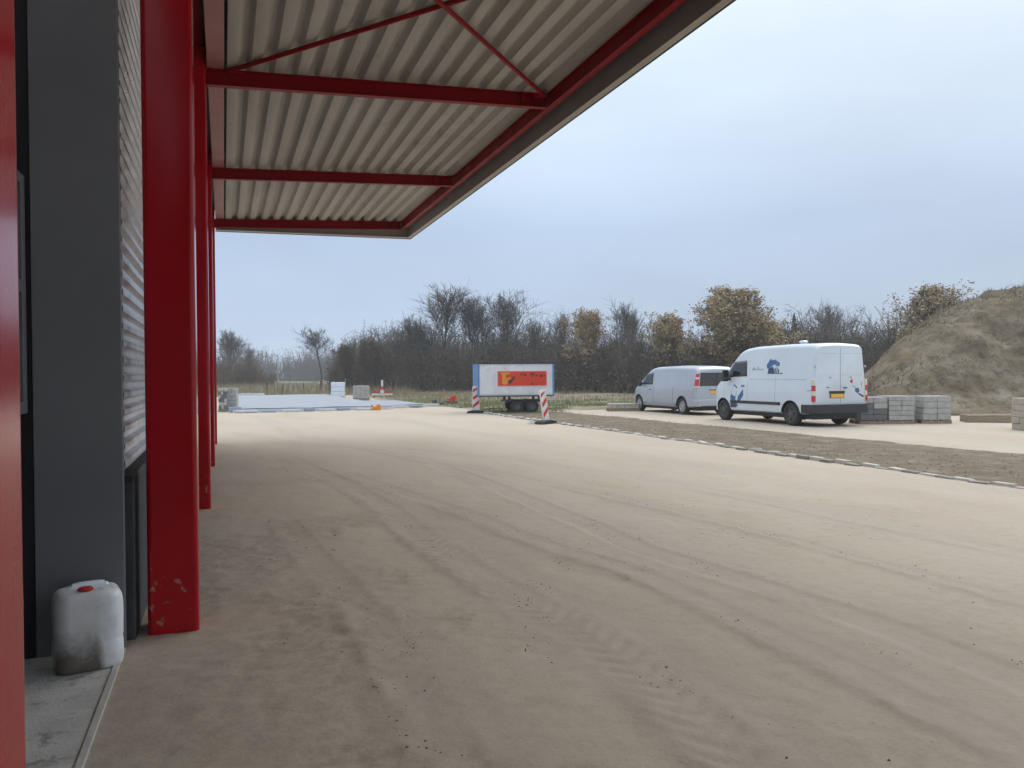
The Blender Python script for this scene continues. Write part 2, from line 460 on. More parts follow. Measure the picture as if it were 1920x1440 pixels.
for t in TR:
    d, s = near_curve(GX, GY, t['p'])
    wob = 0.03 * vnoise(s * 0.5, s * 0 + 3.3, 31)
    a = np.abs(d + wob)
    rut = smooth(t['w'] * 1.15, t['w'] * 0.75, a)
    bank = np.exp(-((a - t['w'] * 1.3) / 0.055) ** 2)
    LANE = np.maximum(LANE, smooth(t['w'] * 3.0, t['w'] * 1.3, np.abs(d + 0.5 * t['w'] + 2 * wob)) * (0.75 + 0.5 * vnoise(s * 0.4, d * 0, 15)))
    H = H - 0.5 * t['d'] * rut + t['d'] * 0.4 * bank * (0.6 + vnoise(s * 2.2, d * 4, 5))
    if t['lug']:
        ph = np.abs(((s + np.abs(d) * 0.9) / 0.17) % 1.0 - 0.5)
        H = H + t['lug'] * rut * smooth(0.12, 0.26, ph) * smooth(-0.20, 0.2, vnoise(s * 0.8, s * 0, 8) + 0.6 * vnoise(GX * 3, GY * 3, 19))
    edge = np.exp(-((d + wob - t['w']) / 0.075) ** 2)
    patchy = smooth(-0.12, 0.22, vnoise(s * 0.7, d * 0.6, 12) + 0.5 * vnoise(s * 2.3, d * 3, 13))
    H = H + 0.009 * edge * patchy * near * (1 + 1.5 * vnoise(GX * 16, GY * 16, 14))
    DAMP = np.maximum(DAMP, t['damp'] * (0.22 * rut + 1.15 * edge * patchy))
    if t['lug']: DAMP = np.maximum(DAMP, 0.17 * rut * smooth(0.30, 0.12, ph) * smooth(-0.20, 0.2, vnoise(s * 0.8, s * 0, 8) + 0.6 * vnoise(GX * 3, GY * 3, 19)))
LOOSE = np.clip((CLUMP + 0.55 * smooth(1.9, 0.4, GX) * smooth(7.5, 4.5, GY)) * (0.35 + 0.65 * smooth(3.0, 1.4, GX)) * (1 - 0.8 * LANE), 0, 1) * smooth(17, 9, GY)
H = H + fine * near * (0.35 + 2.2 * LOOSE)
# flat where the building and the vehicles stand
H = H * smooth(-0.55, -0.1, GX)
H = np.where((GX < -0.66) & (GY < 21), -0.03, H)
H = H * (1 - 0.85 * smooth(14.0, 15.2, GX) * smooth(23.5, 22, GX) * smooth(36, 33, GY))
# gravel verge beyond the kerb
verge = smooth(10.35, 10.5, GX) * smooth(15.0, 13.4, GX + 0.9 * fbm(GX * 0.5, GY * 0.35, 44, 3) + 0.05 * (GY - 16)) * smooth(36, 31, GY)
H = H + verge * 0.035 * (fbm(GX * 2.2, GY * 2.2, 61, 4)) + verge * 0.015
far_field = np.maximum(smooth(38, 44, GY + 3 * fbm(GX * 0.15, GY * 0.15, 70, 3)) * smooth(8.5, 11, GX), smooth(64, 70, GY + 4 * fbm(GX * 0.1, GY * 0.1, 71, 2)))
far_field = np.maximum(far_field, smooth(30.5, 34.0, GY + 1.5 * fbm(GX * 0.4, GY * 0.4, 72, 3)) * smooth(10.2, 11.5, GX))
far_field = np.maximum(far_field, smooth(-2.0, -6.0, GX) * smooth(20, 30, GY))
H = H + far_field * 0.10 * fbm(GX * 0.5, GY * 0.5, 91, 3)
greenish = far_field * smooth(0.05, 0.30, fbm(GX * 0.16, GY * 0.30, 95, 3)) * smooth(62, 50, GY)
V = np.stack([GX, GY, H], -1).reshape(-1, 3)
ny, nx = GX.shape
ii = np.arange(ny * nx).reshape(ny, nx)
F = np.stack([ii[:-1, :-1], ii[:-1, 1:], ii[1:, 1:], ii[1:, :-1]], -1).reshape(-1, 4)


def ground_h(x, y):
    j = np.clip(np.searchsorted(gx, x) - 1, 0, nx - 2); i = np.clip(np.searchsorted(gy, y) - 1, 0, ny - 2)
    fx = (x - gx[j]) / (gx[j + 1] - gx[j]); fy = (y - gy[i]) / (gy[i + 1] - gy[i])
    return (H[i, j] * (1 - fx) + H[i, j + 1] * fx) * (1 - fy) + (H[i + 1, j] * (1 - fx) + H[i + 1, j + 1] * fx) * fy


gm, N, L, P = nodes_of('yard_ground')
P.inputs['Roughness'].default_value = 0.95
P.inputs['Specular IOR Level'].default_value = 0.15
geo = N.new('ShaderNodeNewGeometry')


def noise(scale, detail=6, rough=0.6, stretch=None):
    n = N.new('ShaderNodeTexNoise')
    n.inputs['Scale'].default_value = scale; n.inputs['Detail'].default_value = detail; n.inputs['Roughness'].default_value = rough
    if stretch:
        mp = N.new('ShaderNodeMapping'); mp.inputs['Scale'].default_value = stretch
        L.new(geo.outputs['Position'], mp.inputs['Vector']); L.new(mp.outputs[0], n.inputs['Vector'])
    else:
        L.new(geo.outputs['Position'], n.inputs['Vector'])
    return n.outputs['Fac']


def ramp(src, stops):
    r = N.new('ShaderNodeValToRGB')
    el = r.color_ramp.elements
    while len(el) < len(stops): el.new(0.5)
    for q, (p, c) in zip(el, stops):
        q.position, q.color = p, (*c, 1)
    L.new(src, r.inputs['Fac'])
    return r.outputs['Color']


def rng(src, a, b, lo=0.0, hi=1.0):
    r = N.new('ShaderNodeMapRange')
    for k, v in zip(('From Min', 'From Max', 'To Min', 'To Max'), (a, b, lo, hi)): r.inputs[k].default_value = v
    L.new(src, r.inputs['Value'])
    return r.outputs[0]


def mixc(f, a, b, mode='MIX'):
    x = N.new('ShaderNodeMixRGB'); x.blend_type = mode
    for s, k in ((f, 'Fac'), (a, 'Color1'), (b, 'Color2')):
        if isinstance(s, (int, float)): x.inputs[k].default_value = s
        elif isinstance(s, tuple): x.inputs[k].default_value = (*s, 1)
        else: L.new(s, x.inputs[k])
    return x.outputs[0]


def math_(op, a, b):
    x = N.new('ShaderNodeMath'); x.operation = op
    for k, s in enumerate((a, b)):
        if isinstance(s, (int, float)): x.inputs[k].default_value = s
        else: L.new(s, x.inputs[k])
    return x.outputs[0]


att = N.new('ShaderNodeAttribute'); att.attribute_name = 'zones'
sep = N.new('ShaderNodeSeparateColor')
L.new(att.outputs['Color'], sep.inputs[0])
a_verge, a_field, a_damp = sep.outputs[0], sep.outputs[1], sep.outputs[2]
att2 = N.new('ShaderNodeAttribute'); att2.attribute_name = 'green'
sand = ramp(noise(0.55, 5, 0.55, (1, .35, 1)), [(0.30, (0.425, 0.352, 0.276)), (0.52, (0.462, 0.390, 0.312)), (0.72, (0.448, 0.386, 0.320))])
sand = mixc(rng(noise(0.9, 4, 0.5, (1, .22, 1)), 0.52, 0.66, 0, 0.35), sand, (0.395, 0.352, 0.300))
att3 = N.new('ShaderNodeAttribute'); att3.attribute_name = 'lane'
att4 = N.new('ShaderNodeAttribute'); att4.attribute_name = 'loose'
sand = mixc(math_('MULTIPLY', att3.outputs['Fac'], 0.5), sand, (0.388, 0.345, 0.292))
sand = mixc(math_('MULTIPLY', att4.outputs['Fac'], rng(noise(11, 8, 0.75), 0.42, 0.62, 0.15, 0.85)), sand, (0.325, 0.268, 0.208))
sand = mixc(rng(noise(7, 8, 0.72), 0.50, 0.74, 0, 0.40), sand, (0.315, 0.258, 0.198))
sand = mixc(rng(noise(48, 6, 0.7), 0.56, 0.74, 0, 0.45), sand, (0.225, 0.182, 0.138))
damp = rng(math_('ADD', a_damp, math_('MULTIPLY', math_('SUBTRACT', noise(3.2, 6, 0.65), 0.5), 0.35)), 0.06, 0.45, 0, 0.42)
sand = mixc(damp, sand, (0.290, 0.234, 0.176))
soil = ramp(noise(1.6, 8, 0.72), [(0.30, (0.125, 0.098, 0.068)), (0.52, (0.175, 0.140, 0.100)), (0.72, (0.290, 0.238, 0.180))])
soil = mixc(rng(noise(26, 6, 0.7), 0.50, 0.70, 0, 0.45), soil, (0.100, 0.080, 0.058))
vm = rng(math_('ADD', a_verge, math_('MULTIPLY', math_('SUBTRACT', noise(2.6, 6, 0.7), 0.5), 0.7)), 0.38, 0.60)
col = mixc(vm, sand, soil)
field = ramp(noise(0.5, 8, 0.7), [(0.30, (0.160, 0.130, 0.090)), (0.50, (0.235, 0.195, 0.140)), (0.70, (0.330, 0.285, 0.220))])
gsum = math_('ADD', att2.outputs['Fac'], math_('MULTIPLY', math_('SUBTRACT', noise(1.2, 6, 0.7), 0.5), 0.6))
field = mixc(rng(gsum, 0.42, 0.62), field, (0.125, 0.140, 0.060))
fm = rng(math_('ADD', a_field, math_('MULTIPLY', math_('SUBTRACT', noise(1.4, 6, 0.7), 0.5), 0.6)), 0.36, 0.62)
col = mixc(fm, col, field)
L.new(col, P.inputs['Base Color'])
bmp = N.new('ShaderNodeBump'); bmp.inputs['Strength'].default_value = 0.45; bmp.inputs['Distance'].default_value = 0.012
hh = math_('ADD', math_('MULTIPLY', noise(40, 8, 0.7), 0.6), math_('MULTIPLY', noise(9, 6, 0.65), 1.0))
L.new(hh, bmp.inputs['Height']); L.new(bmp.outputs[0], P.inputs['Normal'])

ground = fast_mesh('ground', V, F, gm, smooth=True)
tag(ground, 'pale compacted sand yard with tyre tracks running out to fields', kind='structure')
ca = ground.data.color_attributes.new('zones', 'FLOAT_COLOR', 'POINT')
ca.data.foreach_set('color', np.stack([verge, far_field, DAMP, np.ones_like(DAMP)], -1).reshape(-1).astype(np.float32))
ga = ground.data.attributes.new('green', 'FLOAT', 'POINT')
ga.data.foreach_set('value', greenish.reshape(-1).astype(np.float32))
for nm, arr in (('lane', LANE), ('loose', LOOSE)):
    ga = ground.data.attributes.new(nm, 'FLOAT', 'POINT')
    ga.data.foreach_set('value', arr.reshape(-1).astype(np.float32))


def rocks(n_, xy, size, squash=0.6):
    """many small irregular octahedra"""
    base = np.array([(1, 0, 0), (0, 1, 0), (-1, 0, 0), (0, -1, 0), (0, 0, 1), (0, 0, -0.6)], float)
    tri = np.array([(0, 1, 4), (1, 2, 4), (2, 3, 4), (3, 0, 4), (1, 0, 5), (2, 1, 5), (3, 2, 5), (0, 3, 5)])
    s = size * np.minimum(np.exp(RNG.normal(0, 0.45, n_)), 1.9)
    p = base[None] * (1 + RNG.uniform(-0.35, 0.35, (n_, 6, 1)))
    p = p + RNG.uniform(-0.2, 0.2, (n_, 6, 3))
    ang = RNG.uniform(0, 6.28, n_)
    c, sn = np.cos(ang)[:, None], np.sin(ang)[:, None]
    x = p[..., 0] * c - p[..., 1] * sn
    y = p[..., 0] * sn + p[..., 1] * c
    z = p[..., 2] * squash
    q = np.stack([x, y, z], -1) * s[:, None, None]
    zz = ground_h(xy[:, 0], xy[:, 1])
    q[..., 0] += xy[:, 0, None]; q[..., 1] += xy[:, 1, None]; q[..., 2] += (zz + s * 0.15)[:, None]
    FF = tri[None] + (np.arange(n_) * 6)[:, None, None]
    return q.reshape(-1, 3), FF.reshape(-1, 3)


# crumbs dropped from tyres on the sand, gathered in clusters along the tracks
pts = []
for t in TR:
    P_ = np.array(t['p'])
    for c_ in range(17):
        i = RNG.integers(0, len(P_) - 1); u = RNG.random()
        q = P_[i] * (1 - u) + P_[i + 1] * u + RNG.normal(0, t['w'] * 1.2, 2)
        pts += [q + RNG.normal(0, 1, 2) * (0.05, 0.16) for _ in range(int(RNG.integers(3, 16)))]
cand = np.stack([RNG.uniform(-0.4, 7.5, 6000), RNG.uniform(2.0, 15, 6000)], -1)
keep = (RNG.random(6000) < 0.4) & (fbm(cand[:, 0] * 1.3, cand[:, 1] * 0.8, 77, 4) > 0.12) & (RNG.random(6000) < np.where(cand[:, 0] < 2.6, 0.8, 0.25))
pts = np.concatenate([np.array(pts), cand[keep]])
pts = pts[(pts[:, 0] > -0.35) & (pts[:, 1] > 1.8)]
Vr, Fr = rocks(len(pts), pts, 0.0048)
tag(fast_mesh('soil_clods', Vr, Fr, CLOD), 'small dark soil crumbs scattered over the sand yard', kind='stuff')
n = 4200
pts = np.stack([10.5 + RNG.gamma(1.7, 1.0, n), 5 + 28 * RNG.random(n) ** 1.3], -1)
pts = pts[pts[:, 0] < 14.4]
Vr, Fr = rocks(len(pts), pts, 0.015, 0.55)
tag(fast_mesh('gravel', Vr, Fr, GRAVEL), 'loose gravel on the dark verge behind the kerb', kind='stuff')

# ------------------------------------------------------------------ industrial building with canopy
hall = empty('industrial_hall', (-0.57, 5.25, 0))
tag(hall, 'grey industrial hall with red steel columns and a wide corrugated canopy', 'building')
HX, HY = -0.57, 5.25


def hp(mb, name, mat, parent=None, **k):
    """parts given in world coordinates, kept relative to the hall's base"""
    mb.v = [(x - HX, y - HY, z) for x, y, z in mb.v]
    return mb.build(name, mat, parent or hall, **k)


# concrete floor of the entrance recess with its pale edge strip
fl = MB().box(-4.0, -0.60, -6.0, 5.20, -0.10, 0.006)
hp(fl, 'entrance_floor', CONC)
hp(MB().box(-0.598, -0.565, -6.0, 5.18, -0.08, 0.016), 'edge_strip', STRIP, bevel=0.003)

# red square-tube columns
colproto = None
for k, yc in enumerate((-9.4, -4.45, 0.512, 5.40, 10.30, 15.20, 20.15)):
    if colproto is None:
        ox, oy = -0.465, 0.0
        rr, pts2 = 0.030, []
        for cx_, cy_, a0 in ((-0.165 - rr, 0.30 - rr, 0), (-0.465 + rr, 0.30 - rr, 90), (-0.465 + rr, rr, 180), (-0.165 - rr, rr, 270)):
            for j in range(6):
                a = math.radians(a0 + 90 * j / 5)
                pts2.append((cx_ + rr * math.cos(a), cy_ + rr * math.sin(a)))
        mb = MB().prism(pts2, -0.05, 5.62, axis='z')
        mb.v = [(x - HX, y, z) for x, y, z in mb.v]
        colproto = mb.build('column', RED_COL, hall)
        c = colproto
    else:
        c = colproto.copy(); COL.objects.link(c); c.parent = hall
    c.location = (0, yc - HY, 0)

# main wall: horizontal corrugated cladding above a concrete plinth
prof = []
z, i = 1.03, 0
while z < 6.0:
    prof += [(-0.600, z), (-0.600, z + 0.030), (-0.565, z + 0.052), (-0.565, z + 0.082)]
    z += 0.104
mb = MB()
n = len(prof)
mb.add([(x, 5.262, z) for x, z in prof] + [(x, 20.9, z) for x, z in prof], [(k, k + 1, n + k + 1, n + k) for k in range(n - 1)])
hp(mb, 'wall_cladding', SILVER)
hp(MB().box(-0.9, -0.612, 5.262, 20.88, 1.03, 6.0), 'wall_core', DKWALL)
hp(MB().box(-0.9, -0.530, 5.36, 20.88, -0.1, 0.984), 'plinth', PLINTH, bevel=0.008)
hp(MB().box(-0.640, -0.522, 5.262, 20.9, 0.986, 1.024), 'drip_sill', BLACK, bevel=0.004)
# the tall smooth panel that closes the recess, and its corner post
hp(MB().box(-1.035, -0.568, 5.205, 5.258, 0.0, 6.0), 'corner_panel', PANEL, bevel=0.006)
hp(MB().box(-0.70, -0.590, 5.262, 5.355, -0.02, 0.982), 'corner_post', BLACK, bevel=0.004)
hp(MB().box(-1.30, -1.04, 5.22, 20.88, -0.1, 6.0), 'inner_wall', DKWALL)
hp(MB().box(-1.25, -1.10, -30.0, 5.20, 0.0, 6.0), 'recess_wall', DKWALL)
# window in the recess wall
win = hp(MB().box(-1.095, -1.085, 3.60, 5.13, 1.47, 2.70), 'window', GLASS)
fr = MB()
fr.box(-1.10, -1.045, 3.55, 3.61, 1.42, 2.76).box(-1.10, -1.045, 5.07, 5.14, 1.42, 2.76)
fr.box(-1.10, -1.0452, 3.61, 5.07, 1.42, 1.49).box(-1.10, -1.0452, 3.61, 5.07, 2.70, 2.76).box(-1.10, -1.0452, 3.61, 5.07, 2.09, 2.17)
hp(fr, 'window_frame', FRAME, bevel=0.006)

canopy = empty('canopy')
canopy.parent = hall
SL = 0.0455


def zb(x):                       # underside of the cross beams
    return 5.205 + SL * (x + 0.1)


def ibeam_x(x0, x1, yc, h=0.20, w=0.10, tf=0.010, tw=0.008):
    """I-beam along X that follows the canopy's rise"""
    mb = MB()
    for a0, a1, y0, y1 in ((0, tf, -w / 2, w / 2), (h - tf, h, -w / 2, w / 2), (tf, h - tf, -tw / 2, tw / 2)):
        mb.hexa([(x0, yc + y0, zb(x0) + a0), (x1, yc + y0, zb(x1) + a0), (x1, yc + y1, zb(x1) + a0), (x0, yc + y1, zb(x0) + a0),
                 (x0, yc + y0, zb(x0) + a1), (x1, yc + y0, zb(x1) + a1), (x1, yc + y1, zb(x1) + a1), (x0, yc + y1, zb(x0) + a1)])
    return mb


beamproto = None
for k, yc in enumerate((-9.25, -4.3, 0.66, 5.55, 10.45, 15.35, 20.30)):
    if beamproto is None:
        mb = ibeam_x(-0.165, 4.36, 0.0)
        mb.v = [(x - HX, y, z) for x, y, z in mb.v]
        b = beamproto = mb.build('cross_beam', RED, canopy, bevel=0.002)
    else:
        b = beamproto.copy(); COL.objects.link(b); b.parent = canopy
    b.location = (0, yc - HY, 0)
    for q in (-0.4, 0.45):       # stiffener plates near the outer end of the beam
        st = MB().box(4.05 + q * 0.2, 4.058 + q * 0.2, yc - 0.046, yc + 0.046, zb(4.05) + 0.014, zb(4.05) + 0.185)
        hp(st, 'stiffener', RED, canopy)
# channel along the wall and edge beam along the outer side
zw = zb(-0.05) + 0.20
hp(MB().box(-0.150, 0.045, -30.0, 20.36, zw + 0.002, zw + 0.06), 'wall_beam', M('red_paint_bounce_tint', (0.44, 0.20, 0.19), (0.38, 0.165, 0.16), scale=3, rough=0.5), canopy)  # ground light on the red underside is painted in as paler pink
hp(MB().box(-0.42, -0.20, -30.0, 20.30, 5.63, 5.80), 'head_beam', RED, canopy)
ze = zb(4.38)
mb = MB().box(4.362, 4.462, -30.0, 20.36, ze, ze + 0.010).box(4.362, 4.462, -30.0, 20.36, ze + 0.19, ze + 0.20).box(4.400, 4.408, -30.0, 20.36, ze + 0.010, ze + 0.19)
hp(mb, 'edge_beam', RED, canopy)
# cross bracing in the bay, flat steel strips crossing in the middle
for (xa, ya), (xb, yb), dz in (((0.10, 10.36), (4.30, 5.64), 0.165), ((4.30, 10.36), (0.10, 5.64), 0.150)):
    a, b = Vector((xa, ya, zb(xa) + dz)), Vector((xb, yb, zb(xb) + dz))
    mb = MB(); mb.tube(a, b, 0.028, n=8)
    hp(mb, 'brace', RED, canopy, smooth=40)
for (xa, ya), (xb, yb), dz in (((0.10, 0.72), (4.30, 5.46), 0.165), ((4.30, 0.72), (0.10, 5.46), 0.150)):
    a, b = Vector((xa, ya, zb(xa) + dz)), Vector((xb, yb, zb(xb) + dz))
    mb = MB(); mb.tube(a, b, 0.028, n=8)
    hp(mb, 'brace', RED, canopy, smooth=40)
for x_, y_ in ((4.22, 10.30), (0.22, 10.30), (4.22, 5.70), (0.22, 5.70)):
    hp(MB().prism([(x_ - 0.13, y_ - 0.03), (x_ + 0.10, y_ - 0.03), (x_ + 0.10, y_ + 0.12), (x_ - 0.05, y_ + 0.12)], zb(x_) + 0.130, zb(x_) + 0.138, axis='z'), 'gusset_plate', RED, canopy)

# corrugated deck in separate sheets of three ribs
PITCH_, x = 0.279, 0.08
sheet = 0
while x < 4.55:
    mb = MB(); pr = []
    for r in range(3):
        x0 = x + r * PITCH_
        for dx, dz in ((0.0, 0.0), (0.025, -0.002), (0.115, -0.002), (0.130, 0.004), (0.185, 0.078), (0.200, 0.084), (0.220, 0.084), (0.232, 0.078)):
            pr.append((x0 + dx, dz))
    pr.append((x + 3 * PITCH_ + 0.004, 0.0))
    pr = [(a, b) for a, b in pr if a < 4.60]
    n = len(pr)
    off = 0.2025 + 0.0015 * (sheet % 2)
    vv = [(a, -30.0, zb(a) + off + b) for a, b in pr] + [(a, 20.44, zb(a) + off + b) for a, b in pr]
    mb.add(vv, [(k, k + 1, n + k + 1, n + k) for k in range(n - 1)])
    hp(mb, 'deck_sheet', DECK, canopy, smooth=35)
    x += 3 * PITCH_
    sheet += 1
hp(MB().hexa([(-0.6, -30, 5.62), (4.62, -30, 5.80), (4.62, 20.45, 5.80), (-0.6, 20.45, 5.62), (-0.6, -30, 5.74), (4.62, -30, 5.90), (4.62, 20.45, 5.90), (-0.6, 20.45, 5.74)]), 'roof_board', DARKEDGE, canopy)
# folded sheet fascia: inner face, bottom return and dark drip edge, along the side and round the end
hp(MB().box(4.615, 4.640, -30.0, 20.62, 5.255, 5.95), 'fascia', M('fascia_inner', (0.36, 0.335, 0.30), (0.32, 0.30, 0.265), scale=2, rough=0.55), canopy)
hp(MB().box(4.585, 4.690, -30.0, 20.66, 5.235, 5.2535), 'fascia_return', FASC, canopy, bevel=0.003)
hp(MB().box(4.692, 4.706, -30.0, 20.68, 5.228, 5.96), 'drip_edge', DARKEDGE, canopy)
hp(MB().hexa([(-0.15, 20.50, 5.190), (4.61, 20.50, 5.270), (4.61, 20.55, 5.270), (-0.15, 20.55, 5.190), (-0.15, 20.50, 5.80), (4.61, 20.50, 5.95), (4.61, 20.55, 5.95), (-0.15, 20.55, 5.80)]), 'end_fascia', FASC, canopy)
hp(MB().hexa([(-0.15, 20.40, 5.168), (4.583, 20.40, 5.228), (4.583, 20.60, 5.228), (-0.15, 20.60, 5.168), (-0.15, 20.40, 5.180), (4.583, 20.40, 5.240), (4.583, 20.60, 5.240), (-0.15, 20.60, 5.180)]), 'end_return', FASC, canopy)
hp(MB().hexa([(-0.15, 20.603, 5.158), (4.69, 20.603, 5.218), (4.69, 20.615, 5.218), (-0.15, 20.615, 5.158), (-0.15, 20.603, 5.80), (4.69, 20.603, 5.95), (4.69, 20.615, 5.95), (-0.15, 20.615, 5.80)]), 'end_drip_edge', DARKEDGE, canopy)

# ------------------------------------------------------------------ jerrycan
cm, N, L, P = nodes_of('jerrycan_plastic')
P.inputs['Roughness'].default_value = 0.4
P.inputs['Subsurface Weight'].default_value = 0.05
P.inputs['Subsurface Radius'].default_value = (0.02, 0.02, 0.02)
geo = N.new('ShaderNodeTexCoord')
_s = N.new('ShaderNodeSeparateXYZ'); L.new(geo.outputs['Object'], _s.inputs[0])


def onoise(scale, detail=7, rough=0.7):
    n = N.new('ShaderNodeTexNoise')
    n.inputs['Scale'].default_value = scale; n.inputs['Detail'].default_value = detail; n.inputs['Roughness'].default_value = rough
    L.new(geo.outputs['Object'], n.inputs['Vector'])
    return n.outputs['Fac']


low = rng(_s.outputs['Z'], 0.02, 0.30, 1.0, 0.10)                    # mud splashed up from the floor on the front face
front = rng(_s.outputs['Y'], -0.02, -0.11, 0.0, 1.0)
side = rng(_s.outputs['X'], 0.10, 0.03, 0.0, 1.0)
mud = math_('MULTIPLY', math_('MULTIPLY', front, side), low)
mud = rng(math_('ADD', mud, math_('MULTIPLY', math_('SUBTRACT', onoise(11), 0.5), 0.9)), 0.30, 0.85)
c_ = mixc(rng(onoise(9), 0.47, 0.66, 0, 0.55), (0.90, 0.92, 0.95), (0.66, 0.61, 0.53))
c_ = mixc(math_('MULTIPLY', math_('MULTIPLY', front, side), 0.45), c_, (0.42, 0.38, 0.32))
c_ = mixc(math_('MULTIPLY', mud, 0.9), c_, (0.105, 0.078, 0.050))
L.new(c_, P.inputs['Base Color'])

can = empty('jerrycan', (-0.735, 4.98, 0.006), math.radians(14))
tag(can, 'dirty white plastic jerrycan with red cap against the grey panel', 'jerrycan')
mb = MB(); rings = []
nseg = 40


def rrect(hx_, hy_, r_, z_):
    out = []
    for k in range(nseg):
        q = k // (nseg // 4); t = (k % (nseg // 4)) / (nseg // 4 - 1)
        a = math.radians(90 * q + 90 * t)
        cx_ = (hx_ - r_) * (1 if q in (0, 3) else -1); cy_ = (hy_ - r_) * (1 if q in (0, 1) else -1)
        out.append((cx_ + r_ * math.cos(a), cy_ + r_ * math.sin(a), z_))
    return out


for z_, s_ in ((0.0, 0.90), (0.008, 0.96), (0.03, 0.995), (0.07, 1.0), (0.14, 0.99), (0.15, 0.975), (0.165, 0.975), (0.175, 0.99), (0.31, 1.0), (0.36, 0.99), (0.39, 0.965), (0.412, 0.91), (0.424, 0.83), (0.431, 0.70), (0.434, 0.50)):
    rings.append(rrect(0.174 * s_, 0.145 * s_, 0.080 * s_, z_))
for r_ in rings: mb.v += r_
for j in range(len(rings) - 1):
    for k in range(nseg):
        a, b = j * nseg + k, j * nseg + (k + 1) % nseg
        mb.f.append((a, b, b + nseg, a + nseg))
mb.f.append(tuple(range(nseg - 1, -1, -1)))
mb.f.append(tuple(range((len(rings) - 1) * nseg, len(rings) * nseg)))
mb.build('can_body', cm, can, smooth=50)
mb = MB()                                                            # carrying handle moulded across the top
arc = [(-0.085, 0.035, 0.424), (-0.07, 0.035, 0.438), (-0.04, 0.036, 0.444), (0.06, 0.036, 0.444), (0.09, 0.035, 0.438), (0.105, 0.035, 0.420)]
for a, b in zip(arc[:-1], arc[1:]): mb.tube(a, b, 0.017, n=10)
mb.build('handle', cm, can, smooth=60)
mb = MB(); mb.lathe([(0.0, 0.0), (0.0, 0.037), (0.024, 0.037), (0.030, 0.031), (0.030, 0.0)], (-0.015, -0.060, 0.420), axis='z', n=24)
for k in range(16):
    a = 2 * math.pi * k / 16
    mb.box(-0.015 + 0.037 * math.cos(a) - 0.003, -0.015 + 0.037 * math.cos(a) + 0.003, -0.060 + 0.037 * math.sin(a) - 0.003, -0.060 + 0.037 * math.sin(a) + 0.003, 0.422, 0.444)
mb.build('cap', CANCAP, can)
mb = MB(); mb.lathe([(0.0, 0.0), (0.0, 0.022), (0.012, 0.020), (0.012, 0.0)], (0.075, -0.06, 0.424), axis='z', n=16)
mb.build('vent_plug', cm, can)

# ------------------------------------------------------------------ kerb of alternating stones
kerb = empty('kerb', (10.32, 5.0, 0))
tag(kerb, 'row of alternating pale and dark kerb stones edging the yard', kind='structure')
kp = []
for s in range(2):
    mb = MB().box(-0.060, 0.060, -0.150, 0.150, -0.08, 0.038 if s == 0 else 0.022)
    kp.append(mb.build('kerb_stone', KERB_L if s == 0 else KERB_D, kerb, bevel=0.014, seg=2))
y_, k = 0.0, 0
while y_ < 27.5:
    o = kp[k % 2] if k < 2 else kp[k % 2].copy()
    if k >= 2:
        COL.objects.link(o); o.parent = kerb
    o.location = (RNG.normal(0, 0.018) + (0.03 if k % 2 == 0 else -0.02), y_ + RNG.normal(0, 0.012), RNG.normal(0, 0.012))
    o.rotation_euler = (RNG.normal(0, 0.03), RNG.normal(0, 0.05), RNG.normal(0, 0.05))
    y_ += 0.31; k += 1

